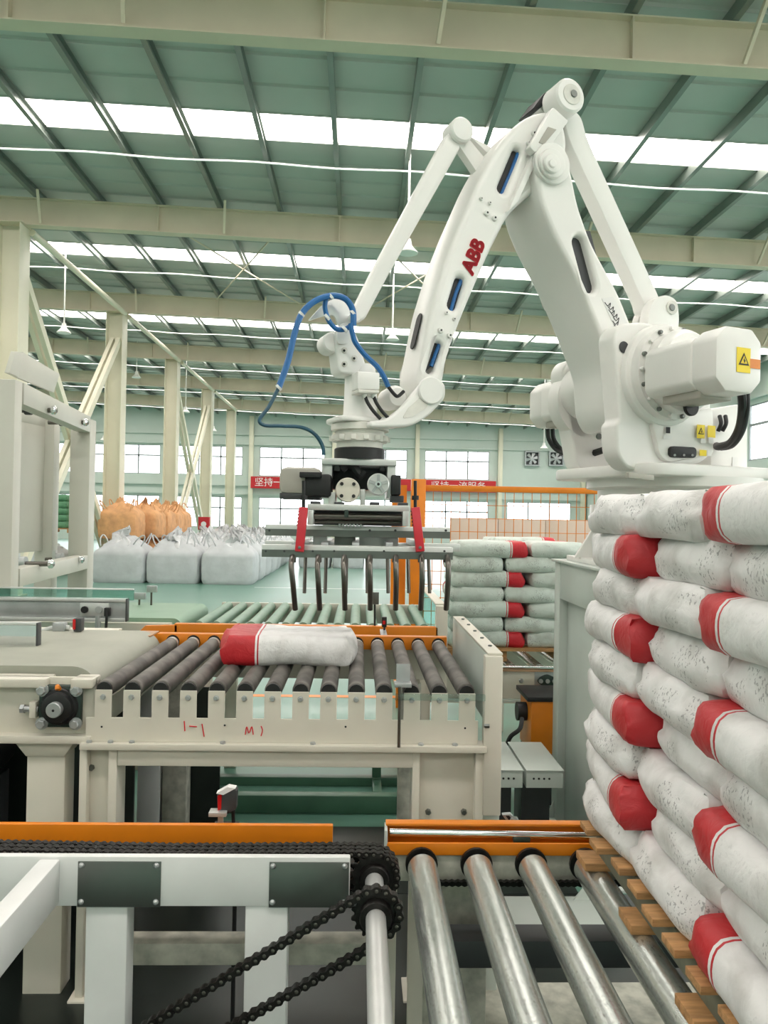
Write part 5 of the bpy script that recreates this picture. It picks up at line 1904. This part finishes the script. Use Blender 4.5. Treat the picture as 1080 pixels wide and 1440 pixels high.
MB().tube([P(328, 1140, 2.52), P(328, 1150, 2.52), P(329, 1170, 2.52)], .006, 8).build('cable', 'black', t)
pbox(t, 300, 1160, 335, 1175, 2.5, 2.53, 'mounting_bar', 'darkgrey', 0)
q = P(332, 1170, 2.515)
MB().cyl((q.x, q.y, FL + .012), q, .007, 8).build('mounting_rod', 'black', t)

# ================================================================ FOREGROUND ROLLER CONVEYOR
pr = thing('roller_conveyor', 'zinc roller pallet conveyor with an orange channel rail at the right foreground', 'roller conveyor', (.7, 1.7, FL))
RRad = .0445
zr0 = .378 - RRad
g3 = MB().lathe((0, .98, 0), (0, 1.37, 0), [(0, .02), (.004, RRad - .004), (.008, RRad), (.992, RRad), (.997, RRad - .005), (1, .02)], 40).mesh('roller', 'zinc')
c3 = MB().cyl((0, 2.35, 0), (0, 2.362, 0), .036, 20).mesh('end_cap', 'black')
xs0 = .212
for k in range(8):
    x = xs0 + .170 * k
    r_ = inst(g3, 'roller', pr, (x, 0, zr0), (0, random.uniform(0, 6), 0))
    inst(c3, 'end_cap', r_, (x, 0, zr0))
    if k < 4:
        ss = MB().lathe((x, 2.365, zr0), (0, .012, 0), [(0, .05), (1, .05)], 20).build('roller_sprocket', 'iron', r_)
x0, x1 = P(543, 1180, 2.4).x, 1.7
zA, zB, zC = P(600, 1160, 2.44).z, P(600, 1184, 2.4).z, P(600, 1201, 2.4).z
box(pr, (x0, 2.455, zC), (x1, 2.465, zA), 'rail_web', 'orange', .001)
box(pr, (x0, 2.39, zC), (x1, 2.4, zB), 'rail_front', 'orange', .002)
box(pr, (x0, 2.4, zC), (x1, 2.455, zC + .008), 'rail_floor', 'orange', .001)
box(pr, (x0, 2.43, zA), (x1, 2.465, zA + .008), 'rail_top', 'orange', .002)
box(pr, (x0 - .004, 2.39, zC), (x0 + .004, 2.46, zA), 'rail_end', 'palegreen', .001)
MB().cyl(P(548, 1170, 2.425), (P(845, 1174, 2.425).x + .3, 2.425, P(845, 1176, 2.425).z - .003), .0125, 16).build('chrome_rod', 'chrome', pr)
pbox(pr, 722, 1178, 746, 1185, 2.41, 2.43, 'rod_clip', 'bearing', .001)
box(pr, (x0 + .02, 2.40, zC - .085), (x1, 2.43, zC - .002), 'lower_web', 'dusty')
for k in range(70):
    pass
ch = link_mesh(.019, .016, 'link')
for k in range(60):
    inst(ch, 'chain_link', pr, (x0 + .12 + .019 * k, 2.375, zC - .078))
box(pr, (P(577, 1300, 2.475).x, 2.475, FL), (P(685, 1300, 2.475).x, 2.49, P(600, 1246, 2.475).z), 'guard_panel', 'dusty')
box(pr, (P(574, 1300, 2.47).x, 2.465, FL), (P(596, 1300, 2.47).x, 2.475, P(600, 1240, 2.47).z), 'guard_post', 'cream')
box(pr, (.25, 2.3, P(700, 1362, 2.3).z), (1.7, 2.4, P(700, 1324, 2.3).z), 'cross_beam', 'darkgrey')
for x in (.5, 1.4):
    box(pr, (x, 2.32, FL), (x + .06, 2.38, P(700, 1362, 2.3).z), 'beam_leg', 'darkgrey')
box(pr, (.05, .9, .33), (1.7, .94, .42), 'near_rail', 'orange')
for x in (.07, 1.6):
    box(pr, (x, .9, FL), (x + .07, .97, .33), 'leg', 'cream')
    box(pr, (x, 2.41, FL), (x + .07, 2.46, zC - .085), 'leg', 'cream')
bt = thing('slotted_bracket', 'small slotted steel bracket bolted behind the orange channel rail', 'bracket', P(718, 1160, 2.5))
q = [P(a, b, 2.52) for a, b in ((706, 1146), (718, 1145), (737, 1166), (722, 1168))]
MB().prism(q, (0, .01, .004)).build('plate', 'galv', bt, bevel=.001)
MB().lathe(P(723, 1155, 2.515), (0, -.012, .01), [(0, .016), (.6, .016), (1, .008)], 6).build('bolt', 'steel', bt)
MB().prism([P(a, b, 2.519) for a, b in ((711, 1147), (716, 1147), (722, 1154), (716, 1154))], (0, -.001, 0)).build('slot', 'black', bt)
pbox(bt, 706, 1165, 738, 1200, 2.515, 2.53, 'mount', 'galv', 0)

# pale steel sheets on the floor, then dark sheets of painted shade
fs = thing('floor_plate', 'pale steel sheet on the floor below the pallet conveyor rollers', 'floor plate', (1.0, 3.5, FL))
box(fs, (.72, 3.2, FL + .012), (1.3, 3.66, FL + .022), 'sheet', 'palegreen', .002)
MB().prism([(1.05, 3.62, FL + .022), (1.17, 3.62, FL + .022), (1.11, 3.62, FL + .1)], (0, .01, 0)).build('gusset', 'palegreen', fs)
fs2 = thing('floor_plate', 'pale dusty steel sheet on the floor nearest the viewer under the zinc rollers', 'floor plate', (.8, 2.6, FL + .012))
box(fs2, (.42, 2.2, FL + .012), (1.5, 2.98, FL + .022), 'sheet', 'dusty', .002)
d2_ = box(None, (-3.4, 3.705, FL), (1.1, 4.5, FL + .012), 'shade_sheet', 'shadepaint', .002)  # dark sheet laid in for the shade on the floor
tag(d2_, 'dark sheet painted as floor shade behind the legs of the roller table', 'shadepaint')
dt_ = box(None, (-3.4, .6, FL), (2.2, 3.7, FL + .012), 'shade_sheet', 'shadepaint', .002)  # added dark sheet, paints the floor shade beneath the conveyors
tag(dt_, 'dark sheet painted as floor shade under the chain conveyor and the roller table', 'shadepaint')
